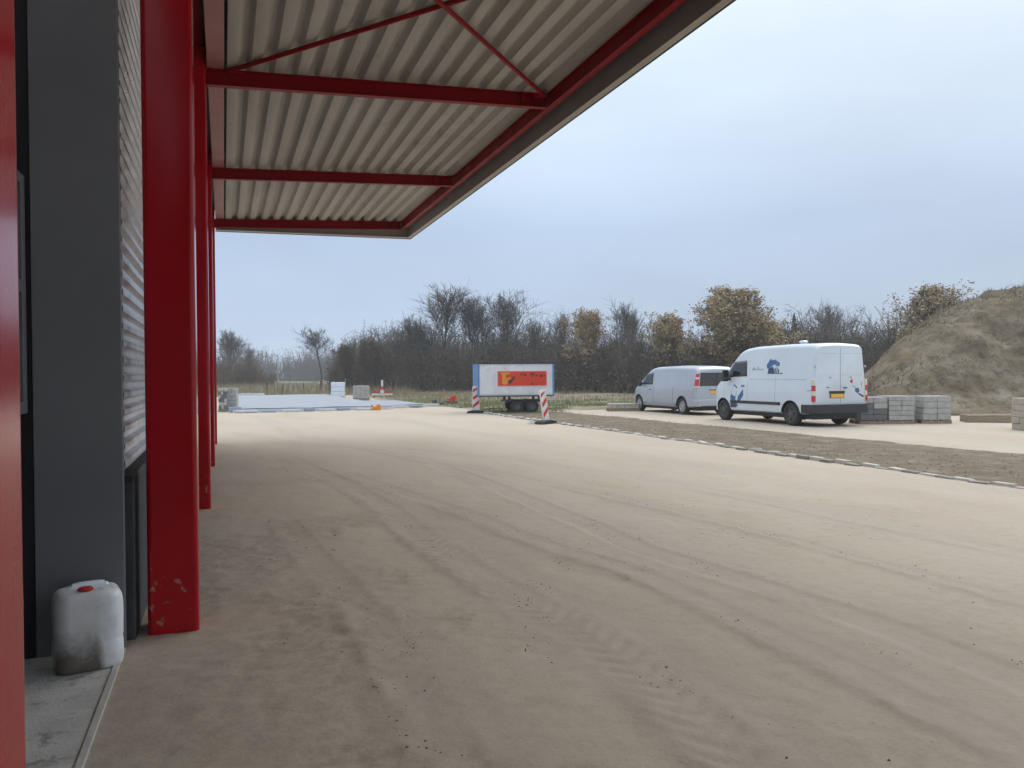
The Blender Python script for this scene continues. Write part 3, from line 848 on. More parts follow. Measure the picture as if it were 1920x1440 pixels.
# ------------------------------------------------------------------ vans
class Van:
    def __init__(s, top, plan, belt, k, r, zbot):
        s.top, s.plan, s.belt, s.k, s.r, s.zbot = np.array(top), np.array(plan), belt, k, r, np.array(zbot)

    def T(s, y):
        f = lambda q: np.interp(q, s.top[:, 0], s.top[:, 1])
        return float(f(y) * 0.5 + 0.25 * (f(y - 0.05) + f(y + 0.05)))

    def dims(s, y):
        zt = s.T(y); zb_ = float(np.interp(y, s.zbot[:, 0], s.zbot[:, 1])); w = float(np.interp(y, s.plan[:, 0], s.plan[:, 1]))
        b = min(s.belt, zt - 0.12)
        r_ = min(s.r, 0.45 * (zt - b) + 0.02)
        zs = zt - r_
        return zt, zb_, w, b, r_, zs, w - s.k * (zs - b)

    def half(s, y):
        zt, zb_, w, b, r_, zs, xr = s.dims(y)
        p = [(w * 0.55, zb_), (w * 0.9, zb_), (w * 0.975, zb_ + 0.04), (w * 0.995, zb_ + 0.12)]
        for t in (0.35, 0.6, 0.85): p.append((w * (1 + 0.004 * math.sin(math.pi * t)), zb_ + 0.12 + (b - zb_ - 0.12) * t))
        for t in (0.0, 0.25, 0.5, 0.75): p.append((w - s.k * (zs - b) * t, b + (zs - b) * t))
        for j in range(7):
            a = math.radians(90 * j / 6)
            p.append((xr - r_ + r_ * math.cos(a), zs + r_ * math.sin(a)))
        for t in (0.6, 0.3): p.append(((xr - r_) * t, zt + 0.03 * (1 - t * t)))
        return p

    def side(s, y, z):
        zt, zb_, w, b, r_, zs, xr = s.dims(y)
        if z <= b: return w * 1.004
        if z <= zs: return w - s.k * (z - b)
        return xr - r_ + math.sqrt(max(0, r_ * r_ - (z - zs) ** 2))

    def body(s, L_, wheels, rw, paint, parent):
        st = [0, 0.012, 0.035, 0.08] + list(np.linspace(0.16, L_ - 0.25, 56)) + [L_ - 0.16, L_ - 0.09, L_ - 0.04, L_ - 0.012, L_]
        vv, n_ = [], None
        for i, y in enumerate(st):
            h = s.half(y)
            sc = {0: 0.975, 1: 0.99, 2: 0.997}.get(i, {len(st) - 1: 0.93, len(st) - 2: 0.98}.get(i, 1.0))
            zc = 0.5 * (h[0][1] + h[-1][1])
            h = [(x * sc, zc + (z - zc) * (sc * 0.5 + 0.5)) for x, z in h]
            ring = [(x, y, z) for x, z in h] + [(0, y, h[-1][1] + 0.003)] + [(-x, y, z) for x, z in reversed(h)] + [(0, y, h[0][1])]
            n_ = len(ring); vv += ring
        ff = []
        for i in range(len(st) - 1):
            for k_ in range(n_):
                a, b = i * n_ + k_, i * n_ + (k_ + 1) % n_
                ff.append((a, b, b + n_, a + n_))
        ff += [tuple(range(n_ - 1, -1, -1)), tuple(range((len(st) - 1) * n_, len(st) * n_))]
        mb = MB(); mb.v, mb.f = vv, ff
        bo = mb.build('body', paint, parent)
        bo.data.materials.append(PLASTIC)
        # wheel arches are cut out of the shell
        cuts = []
        for y in wheels:
            for sx in (-1, 1):
                c_ = MB()
                c_.tube((sx * 1.3, y, rw), (sx * 0.62, y, rw), rw + 0.085, n=36)
                co = c_.build('cutter', PLASTIC, parent)
                md = bo.modifiers.new('cut', 'BOOLEAN'); md.operation = 'DIFFERENCE'; md.object = co; md.solver = 'EXACT'
                md.material_mode = 'TRANSFER'
                cuts.append(co)
        bpy.context.view_layer.update()
        dg = bpy.context.evaluated_depsgraph_get()
        me = bpy.data.meshes.new_from_object(bo.evaluated_get(dg))
        bo.modifiers.clear(); bo.data = me
        for c_ in cuts: bpy.data.objects.remove(c_, do_unlink=True)
        me.shade_smooth(); me.set_sharp_from_angle(angle=math.radians(32))
        return bo

    def patch(s, q4, name, mat, parent, sx=-1, off=0.004, nu=8, nv=6):
        """a curved panel laid on the side: corners (y, z) rear-low, front-low, front-top, rear-top"""
        (a, b, c, d) = [np.array(p, float) for p in q4]
        mb = MB(); g = {}
        for i in range(nu + 1):
            for j in range(nv + 1):
                u, v = i / nu, j / nv
                p = (a * (1 - u) + b * u) * (1 - v) + (d * (1 - u) + c * u) * v
                g[i, j] = len(mb.v); mb.v.append((sx * (s.side(p[0], p[1]) + off), p[0], p[1]))
        for i in range(nu):
            for j in range(nv):
                mb.f.append((g[i, j], g[i + 1, j], g[i + 1, j + 1], g[i, j + 1]))
        o = mb.build(name, mat, parent, smooth=60)
        so = o.modifiers.new('thick', 'SOLIDIFY'); so.thickness = 0.006; so.offset = 0
        return o

    def poly(s, pts_, name, mat, parent, sx=-1, off=0.004):
        mb = MB()
        n_ = len(pts_)
        mb.v = [(sx * (s.side(y, z) + off), y, z) for y, z in pts_] + [(sx * (s.side(y, z) - 0.004), y, z) for y, z in pts_]
        mb.f = [tuple(range(n_)), tuple(range(2 * n_ - 1, n_ - 1, -1))] + [(k_, (k_ + 1) % n_, n_ + (k_ + 1) % n_, n_ + k_) for k_ in range(n_)]
        return mb.build(name, mat, parent)


def make_wheel(van_o, x, y, r_, w_, rim, side):
    mb = MB()
    h = w_ / 2
    mb.lathe([(-h + 0.02, r_ * 0.66), (-h, r_ * 0.74), (-h, r_ * 0.90), (-h + 0.03, r_ * 0.985), (-h * 0.4, r_), (h * 0.4, r_), (h - 0.03, r_ * 0.985), (h, r_ * 0.90), (h, r_ * 0.74), (h - 0.02, r_ * 0.66)], (0, 0, 0), n=36)
    ty = mb.build('wheel', RUBBER, van_o, smooth=35)
    ty.location = (x, y, r_)
    mb = MB()
    s = side
    mb.lathe([(s * (h - 0.025), r_ * 0.68), (s * (h - 0.015), r_ * 0.62), (s * (h - 0.055), r_ * 0.57), (s * (h - 0.06), r_ * 0.32), (s * (h - 0.02), r_ * 0.26), (s * (h - 0.015), 0.0)], (0, 0, 0), n=30)
    for k in range(5 if rim is STEELRIM else 7):
        a = 2 * math.pi * k / (5 if rim is STEELRIM else 7)
        d = Vector((0, math.cos(a), math.sin(a))); t = Vector((0, -math.sin(a), math.cos(a)))
        p0, p1 = d * (r_ * 0.2), d * (r_ * 0.64)
        q = s * (h - 0.03); q2 = s * (h - 0.06)
        mb.hexa([(q2, *(p0 - t * 0.03).yz), (q2, *(p1 - t * 0.022).yz), (q2, *(p1 + t * 0.022).yz), (q2, *(p0 + t * 0.03).yz), (q, *(p0 - t * 0.03).yz), (q, *(p1 - t * 0.022).yz), (q, *(p1 + t * 0.022).yz), (q, *(p0 + t * 0.03).yz)])
    mb.build('rim', rim, ty, smooth=40)
    mb = MB(); mb.lathe([(-s * (h - 0.05), r_ * 0.66), (-s * (h - 0.06), 0.0)], (0, 0, 0), n=20)
    mb.build('brake_disc', STEEL, ty)
    return ty


# --- white high-roof van
WX, WY = 17.08, 18.55
van = empty('delivery_van', (WX, WY, 0))
tag(van, 'white high-roof delivery van with blue logos seen from behind', 'van')
wl_, wl2 = 1.00, 4.42
wv = Van([(0, 2.36), (0.05, 2.42), (0.25, 2.455), (1.4, 2.475), (2.8, 2.455), (3.35, 2.40), (3.62, 2.30), (3.88, 2.07), (4.52, 1.47), (4.66, 1.34), (5.0, 1.15), (5.12, 1.0), (5.18, 0.8)],
         [(0, 0.965), (0.06, 0.985), (0.3, 0.995), (4.3, 0.995), (4.75, 0.96), (5.05, 0.84), (5.18, 0.62)], 1.05, 0.118, 0.135, [(0, 0.42), (0.6, 0.36), (4.6, 0.34), (5.18, 0.30)])
wv.body(5.18, (wl_, wl2), 0.345, WHITE_P, van)
for y in (wl_, wl2):
    for s in (-1, 1): make_wheel(van, s * 0.875, y, 0.345, 0.22, STEELRIM, s)
wv.patch([(3.15, 1.50), (4.32, 1.46), (3.86, 1.99), (3.22, 2.02)], 'side_window', GLASS, van, -1)
wv.patch([(3.15, 1.50), (4.32, 1.46), (3.86, 1.99), (3.22, 2.02)], 'side_window', GLASS, van, 1)
mb = MB(); g = {}
for i in range(7):
    for j in range(9):
        y = 3.92 + 0.56 * i / 6
        zt, _, w, b, r_, zs, xr = wv.dims(y)
        xx = (xr - r_ * 0.8) * (j / 4 - 1)
        g[i, j] = len(mb.v); mb.v.append((xx, y, zt + 0.036 - 0.03 * (xx / max(0.2, xr - r_)) ** 2 * 0.9))
for i in range(6):
    for j in range(8): mb.f.append((g[i, j], g[i, j + 1], g[i + 1, j + 1], g[i + 1, j]))
mb.build('windscreen', GLASS, van, smooth=60)
for s in (-1, 1):                                                    # large black door mirrors
    mb = MB()
    mb.hexa([(s * 1.06, 3.98, 1.33), (s * 1.29, 3.96, 1.33), (s * 1.29, 4.10, 1.33), (s * 1.06, 4.12, 1.33), (s * 1.05, 3.98, 1.72), (s * 1.26, 3.96, 1.72), (s * 1.26, 4.08, 1.72), (s * 1.05, 4.10, 1.72)])
    mo = mb.build('door_mirror', PLASTIC, van, bevel=0.03, seg=3)
    MB().box(min(s * 0.93, s * 1.08), max(s * 0.93, s * 1.08), 4.02, 4.10, 1.36, 1.46).build('mirror_arm', PLASTIC, mo, bevel=0.015)
    MB().box(min(s * 1.08, s * 1.25), max(s * 1.08, s * 1.25), 3.955, 3.962, 1.40, 1.67).build('mirror_glass', GLASS, mo)
# black bumper, step and side rubbing strip
mb = MB().prism([(-1.005, 0.10), (-0.99, -0.055), (-0.93, -0.085), (0.93, -0.085), (0.99, -0.055), (1.005, 0.10), (1.003, 0.52), (0.955, 0.52), (0.955, 0.02), (-0.955, 0.02), (-0.955, 0.52), (-1.003, 0.52)], 0.40, 0.665, axis='z')
mb.build('rear_bumper', PLASTIC, van, bevel=0.02, seg=3)
for s in (-1, 1):
    wv.patch([(1.44, 0.61), (3.98, 0.61), (3.98, 0.70), (1.44, 0.70)], 'rubbing_strip', PLASTIC, van, s, off=0.012)
    wv.patch([(0.05, 1.055), (0.28, 1.055), (0.28, 1.10), (0.05, 1.10)], 'side_crease', SEAM_L, van, s, off=0.001)
    # tall narrow tail lamps on the rear corners
    tl = MB().box(min(s * 0.905, s * 1.000), max(s * 0.905, s * 1.000), -0.018, 0.085, 0.72, 1.40).build('tail_lamp', LAMP_W, van, bevel=0.018, seg=3)
    MB().box(min(s * 0.915, s * 1.004), max(s * 0.915, s * 1.004), -0.023, 0.070, 0.745, 0.93).build('lamp_lens', LAMP_R, tl, bevel=0.012)
    MB().box(min(s * 0.915, s * 1.004), max(s * 0.915, s * 1.004), -0.023, 0.070, 1.06, 1.23).build('lamp_lens', LAMP_R, tl, bevel=0.012)
    MB().box(min(s * 0.36, s * 0.40), max(s * 0.36, s * 0.40), -0.03, -0.0, 1.45, 1.47).build('door_hinge', SEAM, van)
    for zz in (0.95, 1.75):
        MB().box(min(s * 0.90, s * 0.95), max(s * 0.90, s * 0.95), -0.012, 0.01, zz, zz + 0.07).build('door_hinge', SEAM_L, van, bevel=0.004)
# seams of the rear doors and side door
MB().box(-0.004, 0.004, -0.0045, 0.004, 0.70, 2.33).build('door_seam', SEAM, van)
for zz in (1.53, 2.16):
    MB().box(-0.80, -0.06, -0.003, 0.004, zz, zz + 0.007).build('door_crease', SEAM_L, van)
    MB().box(0.06, 0.80, -0.003, 0.004, zz, zz + 0.007).build('door_crease', SEAM_L, van)
for s in (-1, 1):
    for yy in (3.08, 4.36):
        wv.patch([(yy, 0.72), (yy + 0.012, 0.72), (yy + 0.012, 1.42), (yy, 1.42)], 'door_seam', SEAM_L, van, s, off=0.001, nu=1)
    wv.patch([(0.35, 1.40), (3.0, 1.40), (3.0, 1.412), (0.35, 1.412)], 'side_crease', SEAM_L, van, s, off=0.001, nu=12, nv=1)
    wv.patch([(1.70, 0.72), (1.712, 0.72), (1.712, 2.1), (1.70, 2.1)], 'door_seam', SEAM_L, van, s, off=0.001, nu=1)
    wv.patch([(3.24, 1.16), (3.40, 1.16), (3.40, 1.21), (3.24, 1.21)], 'door_handle', SEAM, van, s, off=0.014)
# plate recess, plate, handle
MB().box(-0.42, 0.16, -0.012, 0.004, 0.985, 1.06).build('plate_lamp_bar', PLASTIC, van, bevel=0.005)
MB().box(-0.40, 0.14, -0.008, 0.004, 0.845, 0.983).build('plate_recess', SEAM, van)
MB().box(-0.345, 0.115, -0.016, -0.009, 0.862, 0.972).build('number_plate', PLATE, van)
MB().box(0.10, 0.24, -0.028, 0.004, 1.13, 1.17).build('door_handle', SEAM, van, bevel=0.006)
MB().box(-0.52, -0.40, -0.010, 0.004, 1.145, 1.19).build('maker_badge', LOGO_G, van, bevel=0.004)
# roof vent
mb = MB(); mb.lathe([(0.0, 0.10), (0.05, 0.10), (0.06, 0.13), (0.085, 0.13), (0.112, 0.09), (0.118, 0.0)], (-0.35, 1.15, 2.475), axis='z', n=20)
mb.build('roof_vent', WHITE_P, van, smooth=40)
# blue house-like emblem with grey lettering on the side, swoosh behind the front wheel
D_ = lambda y0, z0, pts_, k_=1.0: [(y0 + a * k_, z0 + b * k_) for a, b in pts_]
for s in (-1,):
    wv.poly(D_(2.02, 1.86, [(0.18, 0.0), (0.0, 0.20), (-0.06, 0.14), (-0.20, 0.16), (-0.44, 0.06), (-0.44, -0.04), (-0.30, -0.05), (-0.20, 0.02), (0.02, -0.10), (0.14, -0.12)]), 'emblem_roof', LOGO_B, van, s)
    wv.poly(D_(2.02, 1.66, [(0.08, 0.08), (-0.12, 0.14), (-0.20, 0.06), (-0.22, -0.06), (0.10, -0.06)]), 'emblem_house', LOGO_N, van, s)
    for a, w_, hh_ in ((-0.28, 0.05, 0.16), (-0.36, 0.05, 0.19), (-0.44, 0.05, 0.12)):
        wv.poly([(2.02 + a + w_, 1.61), (2.02 + a + w_, 1.61 + hh_), (2.02 + a, 1.61 + hh_ * 0.8), (2.02 + a, 1.61)], 'emblem_letter', LOGO_N, van, s)
    wv.poly([(2.12, 1.575), (1.40, 1.575), (1.40, 1.603), (2.12, 1.603)], 'emblem_line', LOGO_N, van, s)
    for k, (a, hh_) in enumerate(((2.92, 0.05), (2.86, 0.10), (2.80, 0.07), (2.72, 0.05), (2.64, 0.12), (2.56, 0.05), (2.48, 0.05), (2.40, 0.05))):
        wv.poly([(a, 1.69), (a, 1.69 + hh_), (a - 0.045, 1.69 + hh_), (a - 0.045, 1.69)], 'side_lettering', LOGO_G, van, s)
    wv.poly([(3.985, 0.50), (3.98, 0.82), (3.92, 0.98), (3.80, 1.24), (3.62, 1.14), (3.66, 0.90), (3.72, 0.74), (3.58, 0.50)], 'swoosh', LOGO_B, van, s)
    wv.poly([(3.62, 0.62), (3.56, 0.84), (3.30, 1.08), (3.28, 0.88), (3.46, 0.68)], 'swoosh', LOGO_B, van, s)
    wv.poly([(3.985, 0.46), (3.985, 0.60), (3.70, 0.60), (3.66, 0.46)], 'swoosh_base', LOGO_N, van, s, off=0.006)


def rear_poly(pts_, name, mat):
    mb = MB().prism(pts_, -0.006, 0.003, axis='y')
    return mb.build(name, mat, van)


rear_poly([(0.36, 1.34), (0.44, 1.42), (0.46, 1.30), (0.40, 1.28)], 'rear_mark', LAMP_R)
rear_poly([(0.55, 1.13), (0.66, 1.15), (0.72, 1.05), (0.64, 0.98), (0.56, 1.03)], 'rear_mark', LOGO_B)
rear_poly([(0.44, 1.22), (0.58, 1.18), (0.57, 1.155), (0.43, 1.19)], 'rear_mark', LOGO_G)
rear_poly([(0.66, 1.00), (0.88, 0.90), (0.84, 0.86), (0.68, 0.95)], 'rear_mark', LOGO_N)
rear_poly([(0.78, 1.20), (0.80, 1.20), (0.80, 1.32), (0.78, 1.32)], 'rear_mark', LOGO_G)
MB().box(-0.80, 0.80, 0.2, 4.3, 0.22, 0.40).build('underbody', BLACK, van)
mb = MB(); mb.tube((-0.55, 0.9, 0.28), (0.0, 1.6, 0.28), 0.11, n=12); mb.build('spare_wheel_cradle', BLACK, van)

# --- silver van
SX, SY = 17.72, 25.7
sv_o = empty('panel_van', (SX, SY, 0))
tag(sv_o, 'low silver panel van parked ahead of the white van', 'van')
sv = Van([(0, 1.71), (0.06, 1.80), (0.3, 1.86), (1.8, 1.895), (3.1, 1.87), (3.5, 1.80), (3.78, 1.64), (4.38, 1.19), (4.54, 1.08), (4.98, 0.92), (5.12, 0.78), (5.17, 0.62)],
         [(0, 0.90), (0.06, 0.925), (0.3, 0.945), (4.2, 0.945), (4.7, 0.90), (5.02, 0.78), (5.17, 0.58)], 0.98, 0.17, 0.15, [(0, 0.36), (0.6, 0.27), (4.6, 0.25), (5.17, 0.27)])
sv.body(5.17, (0.98, 4.38), 0.325, SILVER_P, sv_o)
for y in (0.98, 4.38):
    for s in (-1, 1): make_wheel(sv_o, s * 0.825, y, 0.325, 0.215, ALLOY, s)
for s in (-1, 1):
    sv.patch([(3.22, 1.16), (4.20, 1.14), (3.74, 1.60), (3.26, 1.66)], 'side_window', GLASS, sv_o, s)
    mb = MB().hexa([(s * 0.98, 3.98, 1.08), (s * 1.15, 3.96, 1.08), (s * 1.15, 4.10, 1.08), (s * 0.98, 4.12, 1.08), (s * 0.97, 3.98, 1.26), (s * 1.13, 3.96, 1.26), (s * 1.13, 4.08, 1.26), (s * 0.97, 4.10, 1.26)])
    mb.build('door_mirror', PLASTIC, sv_o, bevel=0.025, seg=3)
    sv.patch([(0.30, 1.02), (4.1, 1.02), (4.1, 1.034), (0.30, 1.034)], 'side_crease', SEAM_L, sv_o, s, off=0.001, nu=14, nv=1)
    for yy in (1.62, 3.14, 4.24):
        sv.patch([(yy, 0.42), (yy + 0.012, 0.42), (yy + 0.012, 1.1), (yy, 1.1)], 'door_seam', SEAM, sv_o, s, off=0.001, nu=1)
    sv.patch([(3.30, 0.93), (3.46, 0.93), (3.46, 0.97), (3.30, 0.97)], 'door_handle', SEAM, sv_o, s, off=0.014)
    sv.patch([(1.42, 0.30), (3.92, 0.30), (3.92, 0.44), (1.42, 0.44)], 'side_skirt', M('grey_skirt', (0.25, 0.26, 0.28), rough=0.5), sv_o, s, off=0.010)
    tl = MB().hexa([(s * 0.80, -0.02, 1.05), (s * 0.952, -0.02, 1.05), (s * 0.952, 0.10, 1.05), (s * 0.80, 0.10, 1.05), (s * 0.755, -0.02, 1.62), (s * 0.852, -0.02, 1.62), (s * 0.852, 0.10, 1.62), (s * 0.755, 0.10, 1.62)]).build('tail_lamp', LAMP_W, sv_o, bevel=0.015, seg=3)
    MB().hexa([(s * 0.806, -0.026, 1.12), (s * 0.950, -0.026, 1.12), (s * 0.950, 0.09, 1.12), (s * 0.806, 0.09, 1.12), (s * 0.785, -0.026, 1.38), (s * 0.908, -0.026, 1.38), (s * 0.908, 0.09, 1.38), (s * 0.785, 0.09, 1.38)]).build('lamp_lens', LAMP_R, tl, bevel=0.01)
    MB().hexa([(s * 0.775, -0.026, 1.46), (s * 0.890, -0.026, 1.46), (s * 0.890, 0.09, 1.46), (s * 0.775, 0.09, 1.46), (s * 0.762, -0.026, 1.60), (s * 0.862, -0.026, 1.60), (s * 0.862, 0.09, 1.60), (s * 0.762, 0.09, 1.60)]).build('lamp_lens', LAMP_R, tl, bevel=0.01)
rg = MB().prism([(-0.765, 1.12), (0.765, 1.12), (0.715, 1.63), (-0.715, 1.63)], -0.008, 0.004, axis='y').build('rear_window', GLASS, sv_o)
MB().box(-0.02, 0.02, -0.010, -0.007, 1.12, 1.63).build('door_seam', BLACK, sv_o)
MB().box(-0.004, 0.004, -0.004, 0.004, 0.55, 1.165).build('door_seam', SEAM, sv_o)
MB().box(-0.34, 0.22, -0.012, 0.004, 0.955, 0.985).build('plate_lamp_bar', PLASTIC, sv_o)
MB().box(-0.31, 0.19, -0.014, 0.004, 0.83, 0.945).build('number_plate', PLATE, sv_o)
mb = MB().prism([(-0.955, 0.10), (-0.94, -0.05), (-0.87, -0.08), (0.87, -0.08), (0.94, -0.05), (0.955, 0.10), (0.955, 0.46), (0.90, 0.46), (0.90, 0.01), (-0.90, 0.01), (-0.90, 0.46), (-0.955, 0.46)], 0.34, 0.60, axis='z')
mb.build('rear_bumper', SILVER_P, sv_o, bevel=0.02, seg=3)
MB().box(-0.75, 0.75, -0.084, -0.04, 0.315, 0.37).build('bumper_lip', PLASTIC, sv_o)
MB().box(-0.74, 0.74, 0.2, 4.3, 0.17, 0.30).build('underbody', BLACK, sv_o)

# ------------------------------------------------------------------ site trailer
ta = math.radians(-11.1)
tr = empty('site_trailer', (9.99, 31.48, 0), ta)
tag(tr, 'white box trailer with blue end and red banner behind the beacons', 'trailer')
LT, DT = 3.22, 2.0
MB().box(0.0, LT, 0.02, DT, 0.74, 2.06).build('box_body', TR_WHITE, tr)
panels = np.linspace(0.05, LT - 0.05, 6)
for a, b in zip(panels[:-1], panels[1:]):
    MB().box(a + 0.006, b - 0.006, 0.004, 0.022, 0.79, 2.02).build('wall_panel', TR_WHITE, tr, bevel=0.004)
MB().box(-0.018, -0.001, 0.02, DT, 0.74, 2.06).build('end_panel', TR_BLUE, tr)
for x0, x1 in ((-0.022, 0.046), (LT - 0.046, LT + 0.022)):
    MB().box(x0, x1, -0.012, 0.03, 0.70, 2.09).build('corner_post', TR_BLUE, tr, bevel=0.006)
MB().box(-0.03, LT + 0.03, -0.02, DT + 0.02, 2.062, 2.10).build('roof', BLACK, tr, bevel=0.006)
MB().box(0.0, LT, -0.006, 0.10, 0.68, 0.738).build('floor_rail', STEEL, tr)
ban = empty('banner'); ban.parent = tr
MB().box(0.80, 2.93, -0.010, 0.003, 1.12, 1.765).build('banner_edge', BAN_PALE, ban)
MB().box(0.83, 2.90, -0.014, -0.011, 1.145, 1.74).build('banner_cloth', BAN_RED, ban)


def bpoly(pts_, name, mat, d=0):
    return MB().prism(pts_, -0.018 - d, -0.0145 - d, axis='y').build(name, mat, ban)


bpoly([(0.92, 1.70), (1.36, 1.70), (1.34, 1.64), (1.18, 1.62), (1.15, 1.50), (1.20, 1.45), (1.27, 1.48), (1.36, 1.50), (1.35, 1.42), (1.24, 1.38), (1.24, 1.24), (1.17, 1.19), (1.07, 1.19), (1.00, 1.24), (1.01, 1.58)], 'yellow_mark', BAN_YEL)
bpoly([(1.26, 1.27), (1.32, 1.22), (1.40, 1.24), (1.43, 1.32), (1.55, 1.45), (1.53, 1.54), (1.46, 1.52), (1.42, 1.42), (1.30, 1.37)], 'black_mark', BAN_BK, 0.003)
for x0, x1, z0, z1 in ((1.78, 1.88, 1.58, 1.66), (1.92, 2.04, 1.55, 1.66), (2.20, 2.40, 1.58, 1.67), (2.24, 2.36, 1.52, 1.56), (2.43, 2.52, 1.53, 1.62), (2.60, 2.76, 1.50, 1.61), (2.80, 2.86, 1.52, 1.60), (2.24, 2.34, 1.18, 1.26)):
    bpoly([(x0, z0), (x1, z0), (x1 - 0.015, z1), (x0 + 0.01, z1)], 'banner_lettering', BAN_DK)
# low twin-axle bogie under the middle
MB().box(1.20, 2.80, 0.15, 1.85, 0.44, 0.52).build('bogie_frame', STEEL, tr)
for xx in (1.35, 2.65):
    for yy in (0.25, 1.7):
        MB().box(xx - 0.05, xx + 0.05, yy, yy + 0.08, 0.52, 0.70).build('spring_mount', STEEL, tr)
for xx in (1.66, 2.32):
    for yy in (0.18, 1.82):
        mb = MB(); mb.lathe([(-0.09, 0.14), (-0.10, 0.20), (-0.07, 0.272), (0.07, 0.272), (0.10, 0.20), (0.09, 0.14)], (0, 0, 0), n=24)
        w_ = mb.build('wheel', RUBBER, tr, smooth=35); w_.location = (xx, yy, 0.272); w_.rotation_euler = (0, 0, math.pi / 2)
        mb = MB(); mb.lathe([(-0.07, 0.15), (-0.05, 0.05), (-0.06, 0.0)], (0, 0, 0), n=18); mb.build('rim', STEEL, w_)
MB().box(1.15, 2.85, 0.03, 0.16, 0.535, 0.56).build('mudguard', PLASTIC, tr)

# ------------------------------------------------------------------ striped beacons
def beacon(loc, rz, lean, label, hgt=1.0):
    o = empty('striped_beacon', loc, rz)
    tag(o, label, 'beacon', 'striped traffic beacons beside the trailer')
    MB().prism([(-0.40, 0.0), (0.40, 0.0), (0.36, 0.07), (0.14, 0.11), (-0.14, 0.11), (-0.36, 0.07)], -0.19, 0.19, axis='y').build('rubber_foot', RUBBER, o, bevel=0.01)
    bl = MB().prism([(-0.155, 0.0), (0.155, 0.0), (0.155, hgt - 0.04), (0.115, hgt), (-0.115, hgt), (-0.155, hgt - 0.04)], -0.025, 0.025, axis='y').build('beacon_blade', SIGN_W, o, bevel=0.012)
    bl.location = (0, 0, 0.10); bl.rotation_euler = (lean[0], lean[1], 0)
    for f_, sg in ((-0.0275, 1), (0.0275, -1)):
        for k in range(3):
            z0 = 0.10 + k * 0.33
            q = [(-0.130, z0), (0.130, z0 + 0.20), (0.130, min(z0 + 0.34, hgt - 0.04)), (-0.130, min(z0 + 0.14, hgt - 0.05))]
            q = [(sg * a, min(b, hgt - 0.04)) for a, b in q]
            MB().prism(q, f_ - 0.0015, f_ + 0.0015, axis='y').build('red_stripe', SIGN_R, bl)
    return o


beacon((10.05, 32.0, 0), math.radians(-18), (0, 0), 'red and white striped beacon standing upright by the blue trailer end', 1.04)
b2 = beacon((9.95, 24.0, 0.0), math.radians(30), (math.radians(-4), math.radians(-7)), 'leaning dirty striped beacon at the near kerb end, right of the trailer', 1.0)
for k, (dx, dy, s) in enumerate(((-0.42, 0.12, 0.17), (0.30, 0.18, 0.15))):
    V_, F_ = rocks(1, np.array([[9.95 + dx, 24.0 + dy]]), s, 0.8)
    tag(fast_mesh('rubble_stone', V_, F_, KERB_L), ['pale broken stone left of the leaning beacon foot', 'pale broken stone right of the leaning beacon foot'][k], 'stone', 'broken stones at the beacon')

# ------------------------------------------------------------------ paver stacks
def stack(name, loc, rz, nx_, nl, bs, mats, label, group=None, pallet=True, ny_=2, jitter=0.006):
    o = empty(name, loc, rz)
    tag(o, label, 'paver stack', group)
    bx_, by_, bz_ = bs
    z0 = 0.0
    if pallet:
        for k in range(3):
            yy = k * (ny_ * by_ - 0.1) / 2
            MB().box(-0.02, nx_ * bx_ + 0.02, yy, yy + 0.1, 0.0, 0.09).build('pallet_runner', WOOD, o)
        for k in range(5):
            xx = k * (nx_ * bx_ - 0.09) / 4
            MB().box(xx, xx + 0.1, -0.01, ny_ * by_ + 0.01, 0.092, 0.112).build('pallet_board', WOOD, o)
        z0 = 0.114
    shared = {}
    for l in range(nl):
        for i in range(nx_):
            for j in range(ny_):
                m_ = mats[int(RNG.integers(0, len(mats)))]
                if m_.name not in shared:
                    b = MB().box(0.004, bx_ - 0.004, 0.004, by_ - 0.004, 0.002, bz_ - 0.006).build('paver', m_, o, bevel=0.008, seg=1)
                    shared[m_.name] = b
                else:
                    b = shared[m_.name].copy(); COL.objects.link(b); b.parent = o
                b.location = (i * bx_ + RNG.normal(0, jitter), j * by_ + RNG.normal(0, jitter), z0 + l * bz_)
    return o


stack('paver_stack', (18.45, 19.20, 0), math.radians(-20), 2, 4, (0.42, 0.40, 0.18), [PAVER, PAVER_D], 'dark grey paver stack half hidden behind the white van')  # shade from the van is put into the colour by mixing darker blocks
stack('paver_stack', (19.28, 18.90, 0), math.radians(-20), 2, 5, (0.40, 0.40, 0.15), [PAVER, PAVER], 'middle grey paver stack right of the white van')
stack('paver_stack', (20.28, 18.53, 0), math.radians(-20), 2, 4, (0.43, 0.40, 0.185), [PAVER, PAVER], 'rightmost grey paver stack of the row before the mound')
stack('paver_stack', (20.12, 15.05, 0), math.radians(-25), 3, 5, (0.40, 0.40, 0.175), [PAVER_B], 'beige block stack at the right picture edge', pallet=False)
stack('paver_stack', (-0.25, 38.5, 0.02), math.radians(-10), 3, 6, (0.115, 0.30, 0.16), [PAVER, PAVER_D], 'narrow grey block stack beside the furthest red column')
stack('paver_stack', (0.14, 38.9, 0.02), math.radians(-10), 2, 5, (0.20, 0.30, 0.19), [PAVER], 'pale block stack just left of the film covered slab')
stack('paver_stack', (7.95, 52.3, 0), math.radians(-12), 4, 6, (0.26, 0.40, 0.14), [PAVER], 'grey paver stack right of the white wrapped bale')
stack('paver_stack', (15.55, 30.4, 0), math.radians(-18), 4, 2, (0.32, 0.40, 0.11), [PAVER_B, PAVER], 'low flat stack of slabs left of the silver van')
